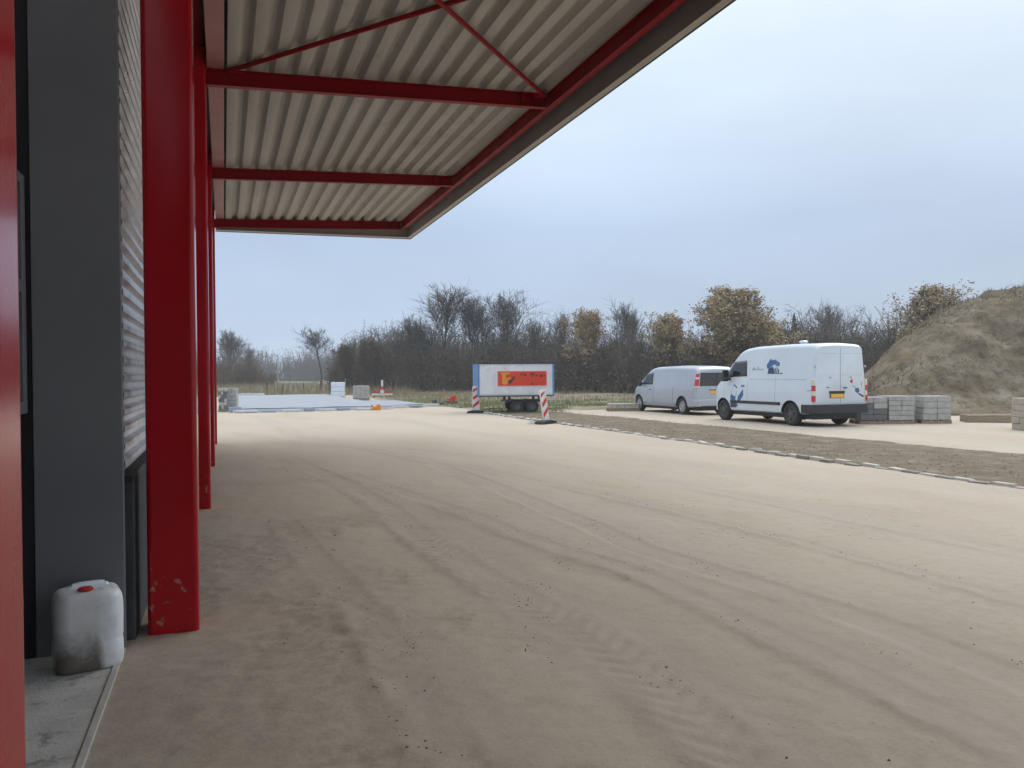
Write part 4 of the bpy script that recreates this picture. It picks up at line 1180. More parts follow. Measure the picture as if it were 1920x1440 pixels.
# timber sleepers at the foot of the mound
for k, (p0, ang, z_, ln) in enumerate((((22.0, 18.5), -24, 0.0, 3.6), ((22.3, 18.9), -23, 0.24, 3.4))):
    o = MB().box(0, ln, -0.13, 0.13, 0.0, 0.23).build('timber_sleeper', WOOD, None, bevel=0.012)
    o.location = (p0[0], p0[1], z_ * 0); o.rotation_euler = (0, 0, math.radians(ang))
    tag(o, ['front timber sleeper lying at the foot of the mound', 'rear timber sleeper lying against the mound foot'][k], 'timber beam', 'timbers at the mound foot')

# ------------------------------------------------------------------ spoil mound
mx, my = np.meshgrid(np.linspace(21.5, 62, 260), np.linspace(19.5, 44, 180))
# ridge runs to the right; the left end slopes down to the yard
qx = mx - 0.95 * (my - 25) + 0.9 * fbm(mx * 0.35, my * 0.35, 199, 3)
lft = np.interp(qx, [22.7, 24.6, 26.4, 28.4, 30.9, 34.5], [0.0, 0.27, 0.55, 0.75, 0.90, 1.04])
frt = smooth(20.2, 28.5, my + 0.18 * (mx - 30))
bck = smooth(43.5, 33.0, my)
mh = 5.55 * lft * frt ** 0.85 * bck
mh = mh + (0.45 * fbm(mx * 0.45, my * 0.45, 201, 5) + 0.22 * fbm(mx * 1.6, my * 1.6, 205, 4)) * np.clip(mh, 0, 1.2)
mh = np.where(mh < 0.03, -0.25, mh)
Vm = np.stack([mx - 32, my - 27, mh], -1).reshape(-1, 3)
nyy, nxx = mx.shape
im = np.arange(nyy * nxx).reshape(nyy, nxx)
Fm = np.stack([im[:-1, :-1], im[:-1, 1:], im[1:, 1:], im[1:, :-1]], -1).reshape(-1, 4)
mm, N, L, P = nodes_of('mound_soil')
P.inputs['Roughness'].default_value = 0.95
P.inputs['Specular IOR Level'].default_value = 0.1
geo = N.new('ShaderNodeNewGeometry')
ms = ramp(noise(0.55, 8, 0.7), [(0.34, (0.098, 0.074, 0.050)), (0.50, (0.168, 0.134, 0.096)), (0.64, (0.255, 0.215, 0.165))])
ms = mixc(rng(noise(3.0, 8, 0.75), 0.48, 0.66, 0, 0.8), ms, (0.062, 0.050, 0.036))
ms = mixc(rng(noise(0.35, 5, 0.6), 0.52, 0.64, 0, 0.55), ms, (0.190, 0.148, 0.090))
L.new(ms, P.inputs['Base Color'])
bmp = N.new('ShaderNodeBump'); bmp.inputs['Strength'].default_value = 0.8; bmp.inputs['Distance'].default_value = 0.12
L.new(noise(3.5, 8, 0.72), bmp.inputs['Height']); L.new(bmp.outputs[0], P.inputs['Normal'])
mound = fast_mesh('spoil_mound', Vm, Fm, mm, smooth=True)
mound.location = (32, 27, 0)
tag(mound, 'large brown earth mound with sparse dead weeds on the right', 'earth mound')


def mound_h(x, y):
    j = np.clip(((x - 21.5) / (62 - 21.5) * 259).astype(int), 0, 259); i = np.clip(((y - 19.5) / (44 - 19.5) * 179).astype(int), 0, 179)
    return mh[i, j]


# lumps of earth over the mound
n = 7000
x = RNG.uniform(22.5, 54, n); y = RNG.uniform(20, 33, n); z = mound_h(x, y)
ok = z > 0.06
xy = np.stack([x[ok], y[ok]], -1)
Vr, Fr = rocks(len(xy), xy, 0.032, 0.6)
Vr[:, 2] += np.repeat(z[ok] - ground_h(xy[:, 0], xy[:, 1]), 6)
tag(fast_mesh('earth_lumps', Vr, Fr, M('earth_lumps', (0.215, 0.180, 0.140), (0.085, 0.068, 0.050), scale=1.3, rough=0.95)), 'loose lumps of earth lying over the mound slope', kind='stuff')

# ------------------------------------------------------------------ grass and weeds
def blades(n_, x, y, z, hgt, wid, lean, name, mat, label):
    a = RNG.uniform(0, 6.28, n_)
    d = np.stack([np.cos(a), np.sin(a), np.zeros(n_)], -1)
    h = hgt * np.exp(RNG.normal(0, 0.3, n_))
    ln = RNG.normal(0, lean, (n_, 2)) * h[:, None]
    b = np.stack([x, y, z], -1)
    tip = b + np.stack([ln[:, 0], ln[:, 1], h], -1)
    mid = b + np.stack([ln[:, 0] * 0.3, ln[:, 1] * 0.3, h * 0.55], -1)
    w_ = d * wid
    V_ = np.stack([b - w_, b + w_, mid - w_ * 0.8, mid + w_ * 0.8, tip - w_ * 0.2, tip + w_ * 0.2], 1).reshape(-1, 3)
    F_ = (np.array([(0, 1, 3, 2), (2, 3, 5, 4)])[None] + (np.arange(n_) * 6)[:, None, None]).reshape(-1, 4)
    return tag(fast_mesh(name, V_, F_, mat), label, kind='stuff')


n = 26000
y = 40 + 50 * RNG.random(n) ** 0.8
x = RNG.uniform(10.0, 46, n) * (0.55 + 0.45 * RNG.random(n)) + 0.0
ok = (fbm(x * 0.15, y * 0.15, 301, 3) > -0.25) & (x > 10.5 + 0 * y)
x, y = x[ok], y[ok]
blades(len(x), x, y, ground_h(x, y), 0.22, 0.012, 0.35, 'dry_grass', STRAW, 'dry yellowed grass in front of the thicket')
n = 9000
y = 66 + 80 * RNG.random(n) ** 1.4; x = RNG.uniform(-8, 16, n)
blades(n, x, y, ground_h(x, y), 0.55, 0.02, 0.3, 'tall_dry_grass', STRAW, 'tall pale dry grass beyond the stakes on the left')
n = 14000
y = 31 + 13 * RNG.random(n); x = 10.8 + 11 * RNG.random(n)
ok = fbm(x * 0.3, y * 0.5, 311, 3) > 0.0
x, y = x[ok], y[ok]
blades(len(x), x, y, ground_h(x, y), 0.10, 0.008, 0.4, 'green_grass', GREEN, 'patches of short green grass round the trailer')
n = 16000
x = RNG.uniform(22.5, 52, n); y = RNG.uniform(20, 33, n)
z = mound_h(x, y)
ok = (z > 0.1) & (fbm(x * 0.5, y * 0.5, 321, 3) > 0.06)
x, y, z = x[ok], y[ok], z[ok]
blades(len(x), x, y, z - 0.05, 0.20, 0.016, 0.7, 'dead_weeds', WEED, 'dead brown weeds growing over the earth mound')

# ------------------------------------------------------------------ trees
def segs_mesh(A, B, ra, rb):
    """triangular tapered prisms for many segments"""
    A, B = np.asarray(A, float), np.asarray(B, float)
    d = B - A
    l = np.linalg.norm(d, axis=1, keepdims=True); d = d / np.maximum(l, 1e-6)
    ref = np.where(np.abs(d[:, 2:3]) < 0.9, np.array([[0, 0, 1.0]]), np.array([[1.0, 0, 0]]))
    u = np.cross(d, ref); u /= np.linalg.norm(u, axis=1, keepdims=True)
    v = np.cross(d, u)
    out = []
    for P_, r_ in ((A, ra), (B, rb)):
        for k in range(3):
            a = 2 * math.pi * k / 3
            out.append(P_ + (u * math.cos(a) + v * math.sin(a)) * np.asarray(r_)[:, None])
    V_ = np.stack(out, 1).reshape(-1, 3)
    F_ = (np.array([(0, 1, 4, 3), (1, 2, 5, 4), (2, 0, 3, 5)])[None] + (np.arange(len(A)) * 6)[:, None, None]).reshape(-1, 4)
    return V_, F_


def grow(seed, H_=10.0, stems=1, spread=0.30, first=0.22, n1=24, n2=8, n3=5, up_=0.55, r0_=0.13, len1=0.34, twig=0.014, broom=False):
    rg_ = np.random.default_rng(seed)
    T_, W_ = [], []                                                  # thick and thin segments

    def run(p, d, ln, r_, lvl, rend, ns):
        pts_ = [p]; dd = d
        for k in range(ns):
            dd = dd + rg_.normal(0, (0.035, 0.10, 0.17, 0.2)[lvl], 3); dd[2] += 0.06 * lvl
            dd = dd / np.linalg.norm(dd)
            q = pts_[-1] + dd * ln / ns
            a, b = r_ + (rend - r_) * k / ns, r_ + (rend - r_) * (k + 1) / ns
            (T_ if lvl < 2 else W_).append((pts_[-1], q, a, b))
            pts_.append(q)
        return pts_

    def at(pts_, t):
        f = t * (len(pts_) - 1); i = min(int(f), len(pts_) - 2); u = f - i
        return pts_[i] * (1 - u) + pts_[i + 1] * u, (pts_[i + 1] - pts_[i]) / np.linalg.norm(pts_[i + 1] - pts_[i])

    def side_dir(d, ang):
        r_ = rg_.normal(0, 1, 3); r_ -= d * (r_ @ d); r_ /= np.linalg.norm(r_)
        return d * math.cos(ang) + r_ * math.sin(ang)

    for s_ in range(stems):
        d0 = np.array([rg_.normal(0, 0.10 * (stems > 1) * 2 + 0.02), rg_.normal(0, 0.10 * (stems > 1) * 2 + 0.02), 1.0]); d0 /= np.linalg.norm(d0)
        hs = H_ * (1 if s_ == 0 else rg_.uniform(0.75, 0.97))
        tr_ = run(np.array([rg_.normal(0, 0.25 * (stems > 1)), rg_.normal(0, 0.25 * (stems > 1)), -0.1]), d0, hs, r0_ * hs / 10 / math.sqrt(stems) * 1.1, 0, 0.015, 9)
        for i in range(n1):
            t = first + (0.98 - first) * (i + rg_.random()) / n1
            p, d = at(tr_, t)
            if broom: t = first + (0.72 - first) * ((i + rg_.random()) / n1) ** 0.8; p, d = at(tr_, t)
            uu = (t - first) / (1 - first)
            l1 = H_ * len1 * (0.42 + 0.58 * math.sin(math.pi * (0.22 + 0.78 * uu))) * rg_.uniform(0.65, 1.15)
            if broom: l1 = H_ * (0.98 - t) * rg_.uniform(0.6, 1.0) * len1
            az = i * 2.39996 + rg_.normal(0, 0.35); an = rg_.uniform(0.45, 0.95) * (spread / 0.30) * (1.1 - 0.5 * uu)
            if broom: an = rg_.uniform(0.15, 0.62) * (spread / 0.30)
            dd = np.array([math.cos(az) * math.sin(an), math.sin(az) * math.sin(an), math.cos(an)]) + d * 0.1; dd[2] = max(dd[2], 0.1) * 1.0 + (0 if broom else up_ * 0.3); dd /= np.linalg.norm(dd)
            b1 = run(p, dd, l1, 0.030 * (1.15 - t) + 0.014, 1, 0.010, 4)
            for j in range(n2):
                t2 = 0.2 + 0.8 * (j + rg_.random()) / n2
                p2, d2 = at(b1, t2)
                b2_ = run(p2, side_dir(d2, rg_.uniform(0.4, 0.9)), l1 * 0.40 * (1.2 - t2 * 0.6) * rg_.uniform(0.6, 1.2), 0.013, 2, twig * 0.8, 2)
                for q in range(n3):
                    t3 = 0.15 + 0.85 * rg_.random()
                    p3, d3 = at(b2_, t3)
                    run(p3, side_dir(d3, rg_.uniform(0.4, 0.9)), l1 * 0.20 * rg_.uniform(0.5, 1.3), twig, 2, twig * 0.6, 1)
    return T_, W_


def tree_meshes(tag_, T_, W_, leaf=None, nleaf=0, lsize=0.09, seed=1, leaf_z=0.0):
    rg_ = np.random.default_rng(seed)
    f = lambda S_: segs_mesh(np.array([s[0] for s in S_]), np.array([s[1] for s in S_]), np.array([s[2] for s in S_]), np.array([s[3] for s in S_]))
    V1, F1 = f(T_); V2, F2 = f(W_)
    o1 = fast_mesh('trunk', V1, F1, BARK); o2 = fast_mesh('crown', V2, F2, TWIG)
    res = [o1, o2]
    if leaf is not None:
        tips = np.array([s[1] for s in W_])
        tips = tips[tips[:, 2] > leaf_z]
        k = rg_.integers(0, len(tips), nleaf)
        c_ = tips[k] + rg_.normal(0, 0.16, (nleaf, 3))
        a = rg_.normal(0, 1, (nleaf, 3)); a /= np.linalg.norm(a, axis=1, keepdims=True)
        b = np.cross(a, rg_.normal(0, 1, (nleaf, 3))); b /= np.linalg.norm(b, axis=1, keepdims=True)
        s_ = lsize * rg_.uniform(0.6, 1.4, (nleaf, 1))
        V3 = np.stack([c_ - a * s_, c_ + b * s_ * 0.6, c_ + a * s_, c_ - b * s_ * 0.6], 1).reshape(-1, 3)
        F3 = np.arange(nleaf * 4).reshape(-1, 4)
        res.append(fast_mesh('foliage', V3, F3, leaf))
    for o in res: COL.objects.unlink(o)
    return res


BT = [tree_meshes('bare', *grow(11, n1=22, n2=12, n3=7, len1=0.95, first=0.28, broom=True, twig=0.012), seed=1),
      tree_meshes('bare', *grow(12, stems=3, n1=11, n2=11, n3=7, len1=0.85, first=0.30, broom=True, twig=0.012), seed=2),
      tree_meshes('bare', *grow(13, n1=18, n2=10, n3=6, len1=0.90, first=0.25, broom=True, spread=0.20, twig=0.012), seed=3),
      tree_meshes('bare', *grow(14, n1=20, n2=11, n3=7, len1=0.95, first=0.42, spread=0.50, broom=True, twig=0.012), seed=4)]
LT_ = [tree_meshes('leafy', *grow(21, n1=60, n2=9, n3=4, first=0.18, len1=0.44, up_=0.1, spread=0.46), leaf=LEAF_Y, nleaf=30000, lsize=0.10, seed=5, leaf_z=1.2),
       tree_meshes('leafy', *grow(22, n1=26, n2=12, n3=4, first=0.16, len1=0.88, broom=True, spread=0.34), leaf=LEAF_Y, nleaf=17000, lsize=0.10, seed=6, leaf_z=1.0),
       tree_meshes('leafy', *grow(23, stems=2, n1=16, n2=11, n3=4, first=0.25, len1=0.88, broom=True, spread=0.36), leaf=LEAF_Y, nleaf=14000, lsize=0.10, seed=7, leaf_z=3.0)]


def tree(name, protos, x, y, h, label, wide=1.0, rot=0.0, mats=None, group=None):
    o = empty(name, (x, y, 0), rot)
    o.scale = (h / 10 * wide, h / 10 * wide, h / 10)
    tag(o, label, 'tree', group)
    for p in protos:
        c = p.copy(); COL.objects.link(c); c.parent = o
        if mats and p.name.split('.')[0] in mats:
            c.data = p.data.copy(); c.data.materials.clear(); c.data.materials.append(mats[p.name.split('.')[0]])
    return o


G = 'bare trees rising from the thicket'
tree('bare_tree', BT[0], 20.8, 76.5, 10.9, 'tallest bare tree, left one of the tall pair behind the trailer', 1.25, 0.3, group=G)
tree('bare_tree', BT[1], 18.7, 76.2, 8.2, 'shorter bare tree leaning out left of the tallest one', 1.25, 1.9, group=G)
tree('bare_tree', BT[1], 24.0, 74.3, 10.6, 'tall many-stemmed bare tree directly above the trailer', 1.2, 0.8, group=G)
tree('bare_tree', BT[0], 25.6, 71.6, 9.8, 'tall bare tree at the right end of the tall group above the trailer', 1.15, 4.1, group=G)
tree('bare_tree', BT[3], 10.3, 89.9, 7.3, 'lone dark bare tree left of the thicket above the white bale', 1.2, 2.2, group=G)
tree('bare_tree', BT[2], 29.6, 68.0, 7.7, 'thin bare tree just left of the ochre tree right of the trailer', 0.9, 1.0, group=G)
tree('bare_tree', BT[2], 27.9, 69.0, 7.2, 'faint slim bare tree above the right end of the trailer', 0.9, 3.0, group=G)
tree('bare_tree', BT[2], 32.9, 62.5, 8.2, 'slender upright bare tree between the two ochre trees', 0.95, 0.2, group=G)
tree('bare_tree', BT[2], 35.0, 63.8, 7.6, 'second slender bare tree close right of the upright one', 0.8, 5.0, group=G)
tree('bare_tree', BT[3], 52.3, 57.5, 8.3, 'flat-topped bare tree above the white van roof', 1.0, 0.9, group=G)
tree('bare_tree', BT[1], 0.6, 116.9, 9.0, 'grey distant bare tree next to the furthest red column', 1.3, 0.1, group=G)
tree('bare_tree', BT[0], 3.9, 128.0, 6.4, 'small distant bare tree right of the one by the column', 1.0, 2.6, group=G)
G = 'trees still holding ochre leaves'
tree('ochre_tree', LT_[1], 29.3, 61.7, 7.3, 'pointed ochre-leaved tree right of the trailer', 1.0, 0.4, group=G)
tree('ochre_tree', LT_[1], 33.1, 53.9, 6.4, 'smaller ochre-leaved tree above the silver van nose', 1.1, 2.1, group=G)
tree('ochre_tree', LT_[0], 38.2, 52.1, 7.0, 'largest broad ochre-leaved tree above the gap between the vans', 1.45, 1.2, group=G)
tree('ochre_tree', LT_[2], 51.6, 47.4, 8.8, 'ochre-leaved tree whose crown shows over the mound ridge', 1.3, 0.7, group=G)
tree('ochre_tree', LT_[1], 11.4, 81.0, 4.9, 'narrow ochre bush tree at the left end of the thicket', 0.8, 0.7, group=G, mats={'foliage': LEAF_D})
tree('ochre_tree', LT_[2], 13.6, 76.0, 5.3, 'rounded brown-ochre bush tree behind the red and white barrier', 1.0, 2.7, group=G, mats={'foliage': LEAF_D})
# dark conifer top behind the thicket
rgc = np.random.default_rng(5)
con = empty('conifer', (61.1, 73.5, 0))
tag(con, 'small dark blue-green conifer tip behind the white van', 'tree')
mb = MB(); mb.tube((0, 0, 0), (0, 0, 8.3), 0.16, 0.02, n=6); mb.build('trunk', BARK, con)
A, B, ra, rb = [], [], [], []
for k in range(900):
    t = 0.1 + 0.9 * rgc.random()
    r_ = (1 - t) * 2.3 * rgc.uniform(0.5, 1.0) + 0.08
    a = rgc.uniform(0, 6.28); z0 = 8.3 * t
    A.append((0.1 * r_ * math.cos(a), 0.1 * r_ * math.sin(a), z0)); B.append((r_ * math.cos(a), r_ * math.sin(a), z0 - 0.25 * r_)); ra.append(0.09); rb.append(0.03)
V_, F_ = segs_mesh(np.array(A), np.array(B), np.array(ra), np.array(rb))
fast_mesh('crown', V_, F_, NEEDLE, con)


def thicket(name, line, depth, nsh, mat, label, per=13, ntw=7, nsub=2, thick=1.0, leaves=0, leafmat=None, seed=3):
    rg_ = np.random.default_rng(seed)
    ln = np.array(line, float)
    segl = np.hypot(np.diff(ln[:, 0]), np.diff(ln[:, 1])); cum = np.concatenate([[0], np.cumsum(segl)])
    s_ = rg_.uniform(0, cum[-1], nsh)
    bx_ = np.interp(s_, cum, ln[:, 0]); by_ = np.interp(s_, cum, ln[:, 1]); hh_ = np.interp(s_, cum, ln[:, 2])
    dp = rg_.random(nsh) ** 1.2 * depth
    bx_ = bx_ + 0.36 * dp; by_ = by_ + 0.93 * dp
    hh_ = hh_ * (0.80 + 0.45 * rg_.random(nsh)) * (1 + dp / 110.0) * (0.8 + 0.2 * smooth(0, 4, dp))
    hh_ = hh_ * (1 + 0.28 * vnoise(s_ * 0.35, s_ * 0, 400 + seed))
    ns = nsh * per
    base = np.repeat(np.stack([bx_, by_, np.zeros(nsh)], -1), per, 0) + np.concatenate([rg_.normal(0, 0.35, (ns, 2)), np.zeros((ns, 1))], 1)
    h = np.repeat(hh_, per) * rg_.uniform(0.45, 1.0, ns)
    lean = rg_.normal(0, 0.20, (ns, 2))
    p = [base]
    for k in (1, 2, 3):
        t = k / 3
        q = base.copy(); q[:, :2] += lean * (h * t ** 1.4)[:, None] + rg_.normal(0, 0.05, (ns, 2)); q[:, 2] += h * t
        p.append(q)
    A, B, ra, rb = [], [], [], []
    for k in range(3):
        A.append(p[k]); B.append(p[k + 1]); ra.append(np.full(ns, (0.030 - 0.008 * k) * thick)); rb.append(np.full(ns, (0.022 - 0.008 * k + 0.003) * thick))
    def along(t):
        f = t * 3; i = np.minimum(f.astype(int), 2); u = (f - i)[:, None]
        PP = np.stack(p, 0)
        idx = np.arange(len(t)) % ns if len(t) == ns else np.repeat(np.arange(ns), len(t) // ns)
        return PP[i, idx] * (1 - u) + PP[i + 1, idx] * u, idx
    nt = ns * ntw
    t = 0.12 + 0.88 * rg_.random(nt)
    q, idx = along(t)
    d = rg_.normal(0, 1, (nt, 3)); d[:, 2] = np.abs(d[:, 2]) * 0.9 + 0.25; d /= np.linalg.norm(d, axis=1, keepdims=True)
    l = (h[idx] * 0.28 * (1.15 - 0.6 * t) * rg_.uniform(0.4, 1.2, nt))
    e_ = q + d * l[:, None]
    A.append(q); B.append(e_); ra.append(np.full(nt, 0.012 * thick)); rb.append(np.full(nt, 0.007 * thick))
    for k in range(nsub):
        u = rg_.uniform(0.2, 0.95, (nt, 1))
        q2 = q * (1 - u) + e_ * u
        d2 = d + rg_.normal(0, 0.55, (nt, 3)); d2 /= np.linalg.norm(d2, axis=1, keepdims=True)
        A.append(q2); B.append(q2 + d2 * (l * 0.6)[:, None]); ra.append(np.full(nt, 0.009 * thick)); rb.append(np.full(nt, 0.005 * thick))
    V_, F_ = segs_mesh(np.concatenate(A), np.concatenate(B), np.concatenate(ra), np.concatenate(rb))
    o = tag(fast_mesh(name, V_, F_, mat), label, kind='stuff')
    if leaves:
        k = rg_.integers(0, nt, leaves)
        c_ = e_[k] + rg_.normal(0, 0.12, (leaves, 3))
        c_[:, 2] = np.maximum(c_[:, 2] * rg_.uniform(0.15, 1.0, leaves), 0.1)
        a = rg_.normal(0, 1, (leaves, 3)); a /= np.linalg.norm(a, axis=1, keepdims=True)
        b = np.cross(a, rg_.normal(0, 1, (leaves, 3))); b /= np.linalg.norm(b, axis=1, keepdims=True)
        s2 = 0.075 * thick * rg_.uniform(0.6, 1.5, (leaves, 1))
        V3 = np.stack([c_ - a * s2, c_ + b * s2 * 0.7, c_ + a * s2, c_ - b * s2 * 0.7], 1).reshape(-1, 3)
        fast_mesh('dead_leaves', V3, np.arange(leaves * 4).reshape(-1, 4), leafmat, o)
    return o


LINE = [(10.6, 85.5, 4.0), (11.4, 83.1, 5.0), (13.9, 78.0, 5.4), (16.4, 74.9, 6.2), (18.3, 74.2, 6.6), (21.4, 72.0, 5.4), (24.6, 68.7, 5.1), (26.1, 66.0, 5.4), (28.1, 62.1, 5.0), (29.7, 59.4, 4.5), (31.2, 55.7, 4.8),
        (34.1, 52.5, 4.8), (37.9, 51.1, 4.9), (41.7, 50.8, 5.4), (46.4, 49.0, 5.5), (50.4, 47.6, 5.6), (56, 45.5, 5.8), (64, 42.5, 5.8)]
thicket('thicket', LINE, 10.0, 760, BRUSH, 'dense dark bare thicket forming the edge of the wood', per=12, ntw=8, nsub=2, thick=1.5, leaves=60000, leafmat=LEAF_D, seed=3)
thicket('low_brush', [(a, b, 2.2) for a, b, c in LINE], 4.0, 230, BRUSH, 'low grey brush along the foot of the thicket', per=14, ntw=6, nsub=1, thick=1.2, seed=9)
FAR = [(-60, 262, 8.5), (-20, 255, 8.0), (-0.7, 246, 8.0), (4.4, 244, 7.2), (9.2, 250, 9.5), (12.2, 250, 7.2), (18.3, 248, 8.0), (23.4, 238, 7.6), (30, 226, 7.2), (48, 214, 6), (75, 200, 7)]
thicket('far_wood', FAR, 26.0, 420, FARWOOD, 'hazy far wood along the horizon on the left', per=9, ntw=6, nsub=2, thick=3.2, seed=17)
thicket('hedge', [(-14, 118, 4.6), (-4, 116, 4.8), (0.5, 115, 4.4), (3.0, 120, 3.4), (6.5, 124, 2.0)], 5.0, 80, BRUSH_O, 'brown hedge at the left beside the furthest column', per=11, ntw=6, nsub=2, thick=1.7, seed=23)

# ------------------------------------------------------------------ slab with film, boards, small site things
slab = empty('floor_slab', (0.35, 37.4, 0))
tag(slab, 'pale new floor slab under plastic film beyond the yard', 'slab')


def grid_sheet(x0, x1, y0, y1, z, amp, s):
    gx_, gy_ = np.meshgrid(np.linspace(x0, x1, 60), np.linspace(y0, y1, 120))
    zz = z + amp * fbm(gx_ * 0.9, gy_ * 0.5, s, 4)
    i_ = np.arange(gx_.size).reshape(gx_.shape)
    return np.stack([gx_, gy_, zz], -1).reshape(-1, 3), np.stack([i_[:-1, :-1], i_[:-1, 1:], i_[1:, 1:], i_[1:, :-1]], -1).reshape(-1, 4)


V_, F_ = grid_sheet(0.02, 7.2, 0.02, 26.5, 0.165, 0.02, 501)
fast_mesh('film', V_, F_, FOIL, slab, smooth=True)
MB().box(0.0, 7.22, 0.0, 26.6, -0.05, 0.14).build('concrete_base', FOAM, slab)
V_, F_ = grid_sheet(7.26, 9.3, 2.0, 9.6, 0.125, 0.02, 503)
fast_mesh('film', V_, F_, FOIL, slab, smooth=True)
MB().box(7.24, 9.32, 1.98, 9.7, -0.05, 0.10).build('concrete_base', FOAM, slab)
MB().box(0.1, 2.6, 26.7, 27.2, 0.0, 0.30).build('upstand', FOAM, slab)
ORD = 'first second third fourth fifth sixth seventh eighth ninth tenth eleventh twelfth thirteenth fourteenth fifteenth sixteenth seventeenth'.split()
for k, (bx0, by0, ln_, ht_, ang, mt) in enumerate([(0.5, 37.1, 0.9, 0.10, 3, FOAM), (1.6, 37.05, 0.6, 0.06, -8, FOAM_B), (2.5, 36.95, 0.8, 0.09, 6, FOAM), (3.5, 37.0, 0.45, 0.14, 20, FOAM_B), (4.1, 37.1, 0.7, 0.08, -4, FOAM), (5.0, 37.15, 0.55, 0.10, 12, FOAM_B),
                                                   (5.8, 37.2, 0.8, 0.07, -10, FOAM), (0.3, 37.6, 0.5, 0.22, 30, FOAM_B), (7.7, 38.9, 0.9, 0.10, -5, FOAM), (8.9, 39.1, 0.6, 0.08, 14, FOAM_B), (9.5, 40.3, 1.1, 0.10, -10, FOAM)]):
    o = MB().box(0, ln_, 0, 0.24, 0, ht_).build('foam_board', mt, None, bevel=0.008)
    o.location = (bx0, by0, 0.01); o.rotation_euler = (0, 0, math.radians(ang))
    tag(o, 'thin ' + ['white', 'blue-grey'][mt is FOAM_B] + ' offcut board, ' + ORD[(0, 2, 3, 4, 5, 6, 7, 1, 8, 9, 10)[k]] + ' from the left along the near slab edge', 'board', 'offcut boards along the slab edge')
# white wrapped bale
wb = empty('wrapped_bale', (7.45, 59.6, 0), math.radians(-8))
tag(wb, 'bright white wrapped bale standing on the far slab end', 'bale')
for k in range(3):
    MB().box(0.0 + 0.01 * (k % 2), 1.02 - 0.01 * (k % 2), 0, 0.8, 0.06 + 0.36 * k, 0.06 + 0.36 * k + 0.352).build('wrapped_pack', WRAP, wb, bevel=0.04, seg=3)
MB().box(0.03, 0.99, 0.04, 0.76, 0.0, 0.06).build('pallet', WOOD, wb)
mb = MB(); mb.tube((1.06, 0.3, 0), (1.06, 0.3, 1.38), 0.022, n=6); mb.build('corner_stake', POST, wb)
# red and white barrier with centre post
br = empty('barrier', (10.95, 57.9, 0), math.radians(-14))
tag(br, 'red and white site barrier with a striped centre post', 'barrier')
for k in range(5):
    MB().tube((0, 0, 0.1 + k * 0.235), (0, 0, 0.1 + (k + 1) * 0.235), 0.075, n=12).build('post_band', SIGN_R if k == 2 else SIGN_W, br)
for k in range(5):
    MB().box(-0.70 + k * 0.28, -0.70 + (k + 1) * 0.28, -0.10, -0.078, 0.34, 0.48).build('board_band', SIGN_R if k in (0, 1, 3, 4) and k != 2 else SIGN_W, br)
MB().box(-0.75, 0.75, -0.096, -0.08, 0.16, 0.28).build('lower_board', SIGN_W, br)
for s in (-0.6, 0.6): MB().box(s - 0.04, s + 0.04, -0.30, 0.30, 0.0, 0.08).box(s - 0.03, s + 0.03, -0.075, -0.02, 0.08, 0.5).build('barrier_foot', STEEL, br)
# stakes of the field fence
for k, px in enumerate(np.linspace(3.2, 9.6, 17)):
    dark = k in (1, 3, 4, 9, 12, 14)
    hgt = 1.05 + RNG.normal(0, 0.12)
    mb = MB(); mb.tube((0, 0, -0.1), (RNG.normal(0, 0.03), 0, hgt), 0.065 if not dark else 0.075, 0.055, n=7)
    o = mb.build('fence_stake', POST_D if dark else POST, None)
    o.location = (px + RNG.normal(0, 0.08), 72.2 + RNG.normal(0, 0.4), 0)
    tag(o, ('dark' if dark else 'pale') + ' wooden stake, ' + ORD[k] + ' from the left in the row beyond the slab', 'stake', 'field stakes beyond the slab')
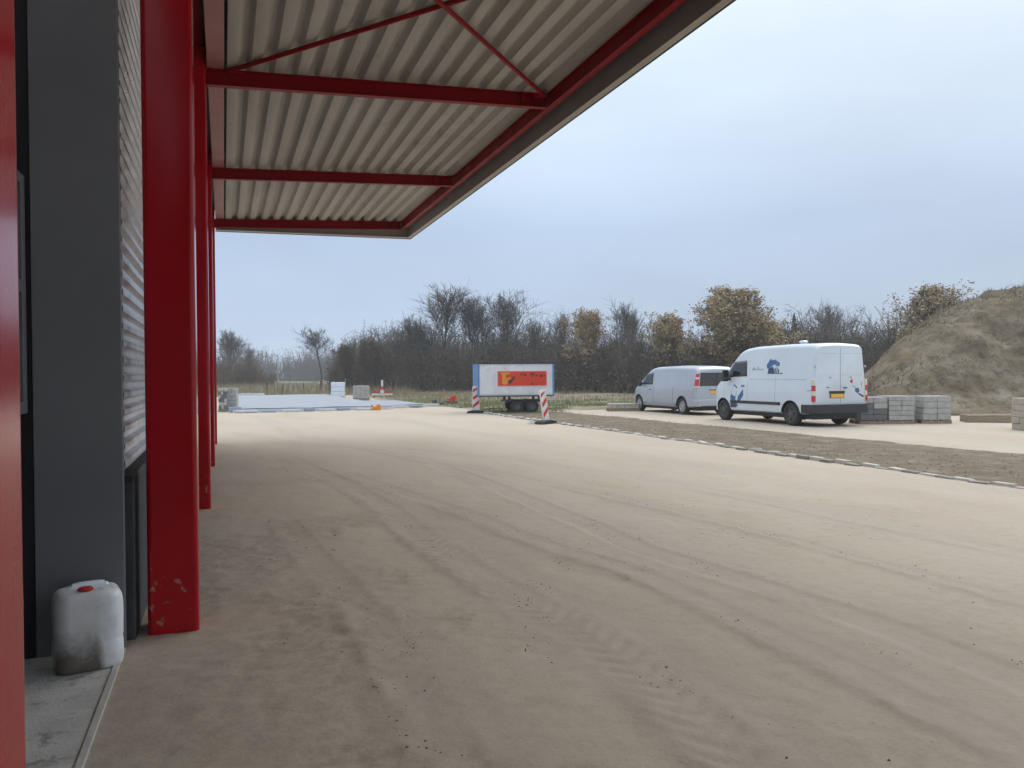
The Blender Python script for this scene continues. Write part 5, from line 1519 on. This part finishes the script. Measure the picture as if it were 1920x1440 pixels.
# orange canister
oc = empty('orange_canister', (6.45, 36.9, 0), math.radians(-12)); oc.scale = (1.25, 1.25, 1.1)
tag(oc, 'small orange plastic canister lying before the slab edge', 'canister')
MB().prism([(0.0, 0.0), (0.36, 0.0), (0.36, 0.20), (0.30, 0.25), (0.22, 0.24), (0.18, 0.17), (0.02, 0.15)], 0.0, 0.20, axis='y').build('canister_body', ORANGE, oc, bevel=0.02, seg=3)
MB().tube((0.03, 0.10, 0.15), (0.03, 0.10, 0.205), 0.03, n=10).build('canister_cap', BLACK, oc)
# red machine with orange ends, dark bucket next to it
rm = empty('plate_compactor', (12.2, 43.4, 0), math.radians(-16))
tag(rm, 'small red and orange machine on the ground left of the trailer', 'machine')
MB().prism([(-0.30, 0.0), (0.30, 0.0), (0.36, 0.10), (-0.36, 0.10)], -0.2, 0.2, axis='y').build('base_plate', STEEL, rm)
MB().prism([(-0.20, 0.10), (0.16, 0.10), (0.22, 0.34), (0.16, 0.48), (-0.02, 0.40), (-0.20, 0.24)], -0.15, 0.15, axis='y').build('engine_cover', MACH_R, rm, bevel=0.03, seg=3)
for a in (-0.28, 0.27):
    mb = MB(); mb.lathe([(-0.06, 0.0), (-0.06, 0.07), (0.06, 0.07), (0.06, 0.0)], (a, -0.05, 0.36), axis='z', n=14); mb.build('side_lamp', ORANGE, rm)
mb = MB(); mb.tube((0.1, 0.0, 0.4), (0.34, 0.3, 0.62), 0.018, n=8); mb.build('handle_bar', STEEL, rm)
bk = empty('steel_bucket', (11.3, 43.0, 0), math.radians(10))
tag(bk, 'dark steel digger bucket lying left of the red machine', 'bucket')
MB().prism([(-0.28, 0.0), (0.26, 0.0), (0.34, 0.12), (0.30, 0.16), (0.20, 0.08), (-0.16, 0.08), (-0.24, 0.24), (-0.32, 0.22)], -0.25, 0.25, axis='y').build('bucket_shell', STEEL, bk, bevel=0.01)
for k in range(4): MB().box(0.28, 0.42, -0.22 + k * 0.14, -0.17 + k * 0.14, 0.10, 0.14).build('bucket_tooth', STEEL, bk)

# ------------------------------------------------------------------ haze
hz, N, L, P = nodes_of('haze_air')
N.remove(P)
pv = N.new('ShaderNodeVolumePrincipled')
pv.inputs['Color'].default_value = (0.92, 0.95, 1.0, 1)
pv.inputs['Density'].default_value = 0.0009
L.new(pv.outputs[0], N['Material Output'].inputs['Volume'])
hb = MB().box(-690, 790, -290, 1290, -1.5, 13.0).build('haze', hz)
tag(hb, 'thin winter haze over the whole site', kind='stuff')
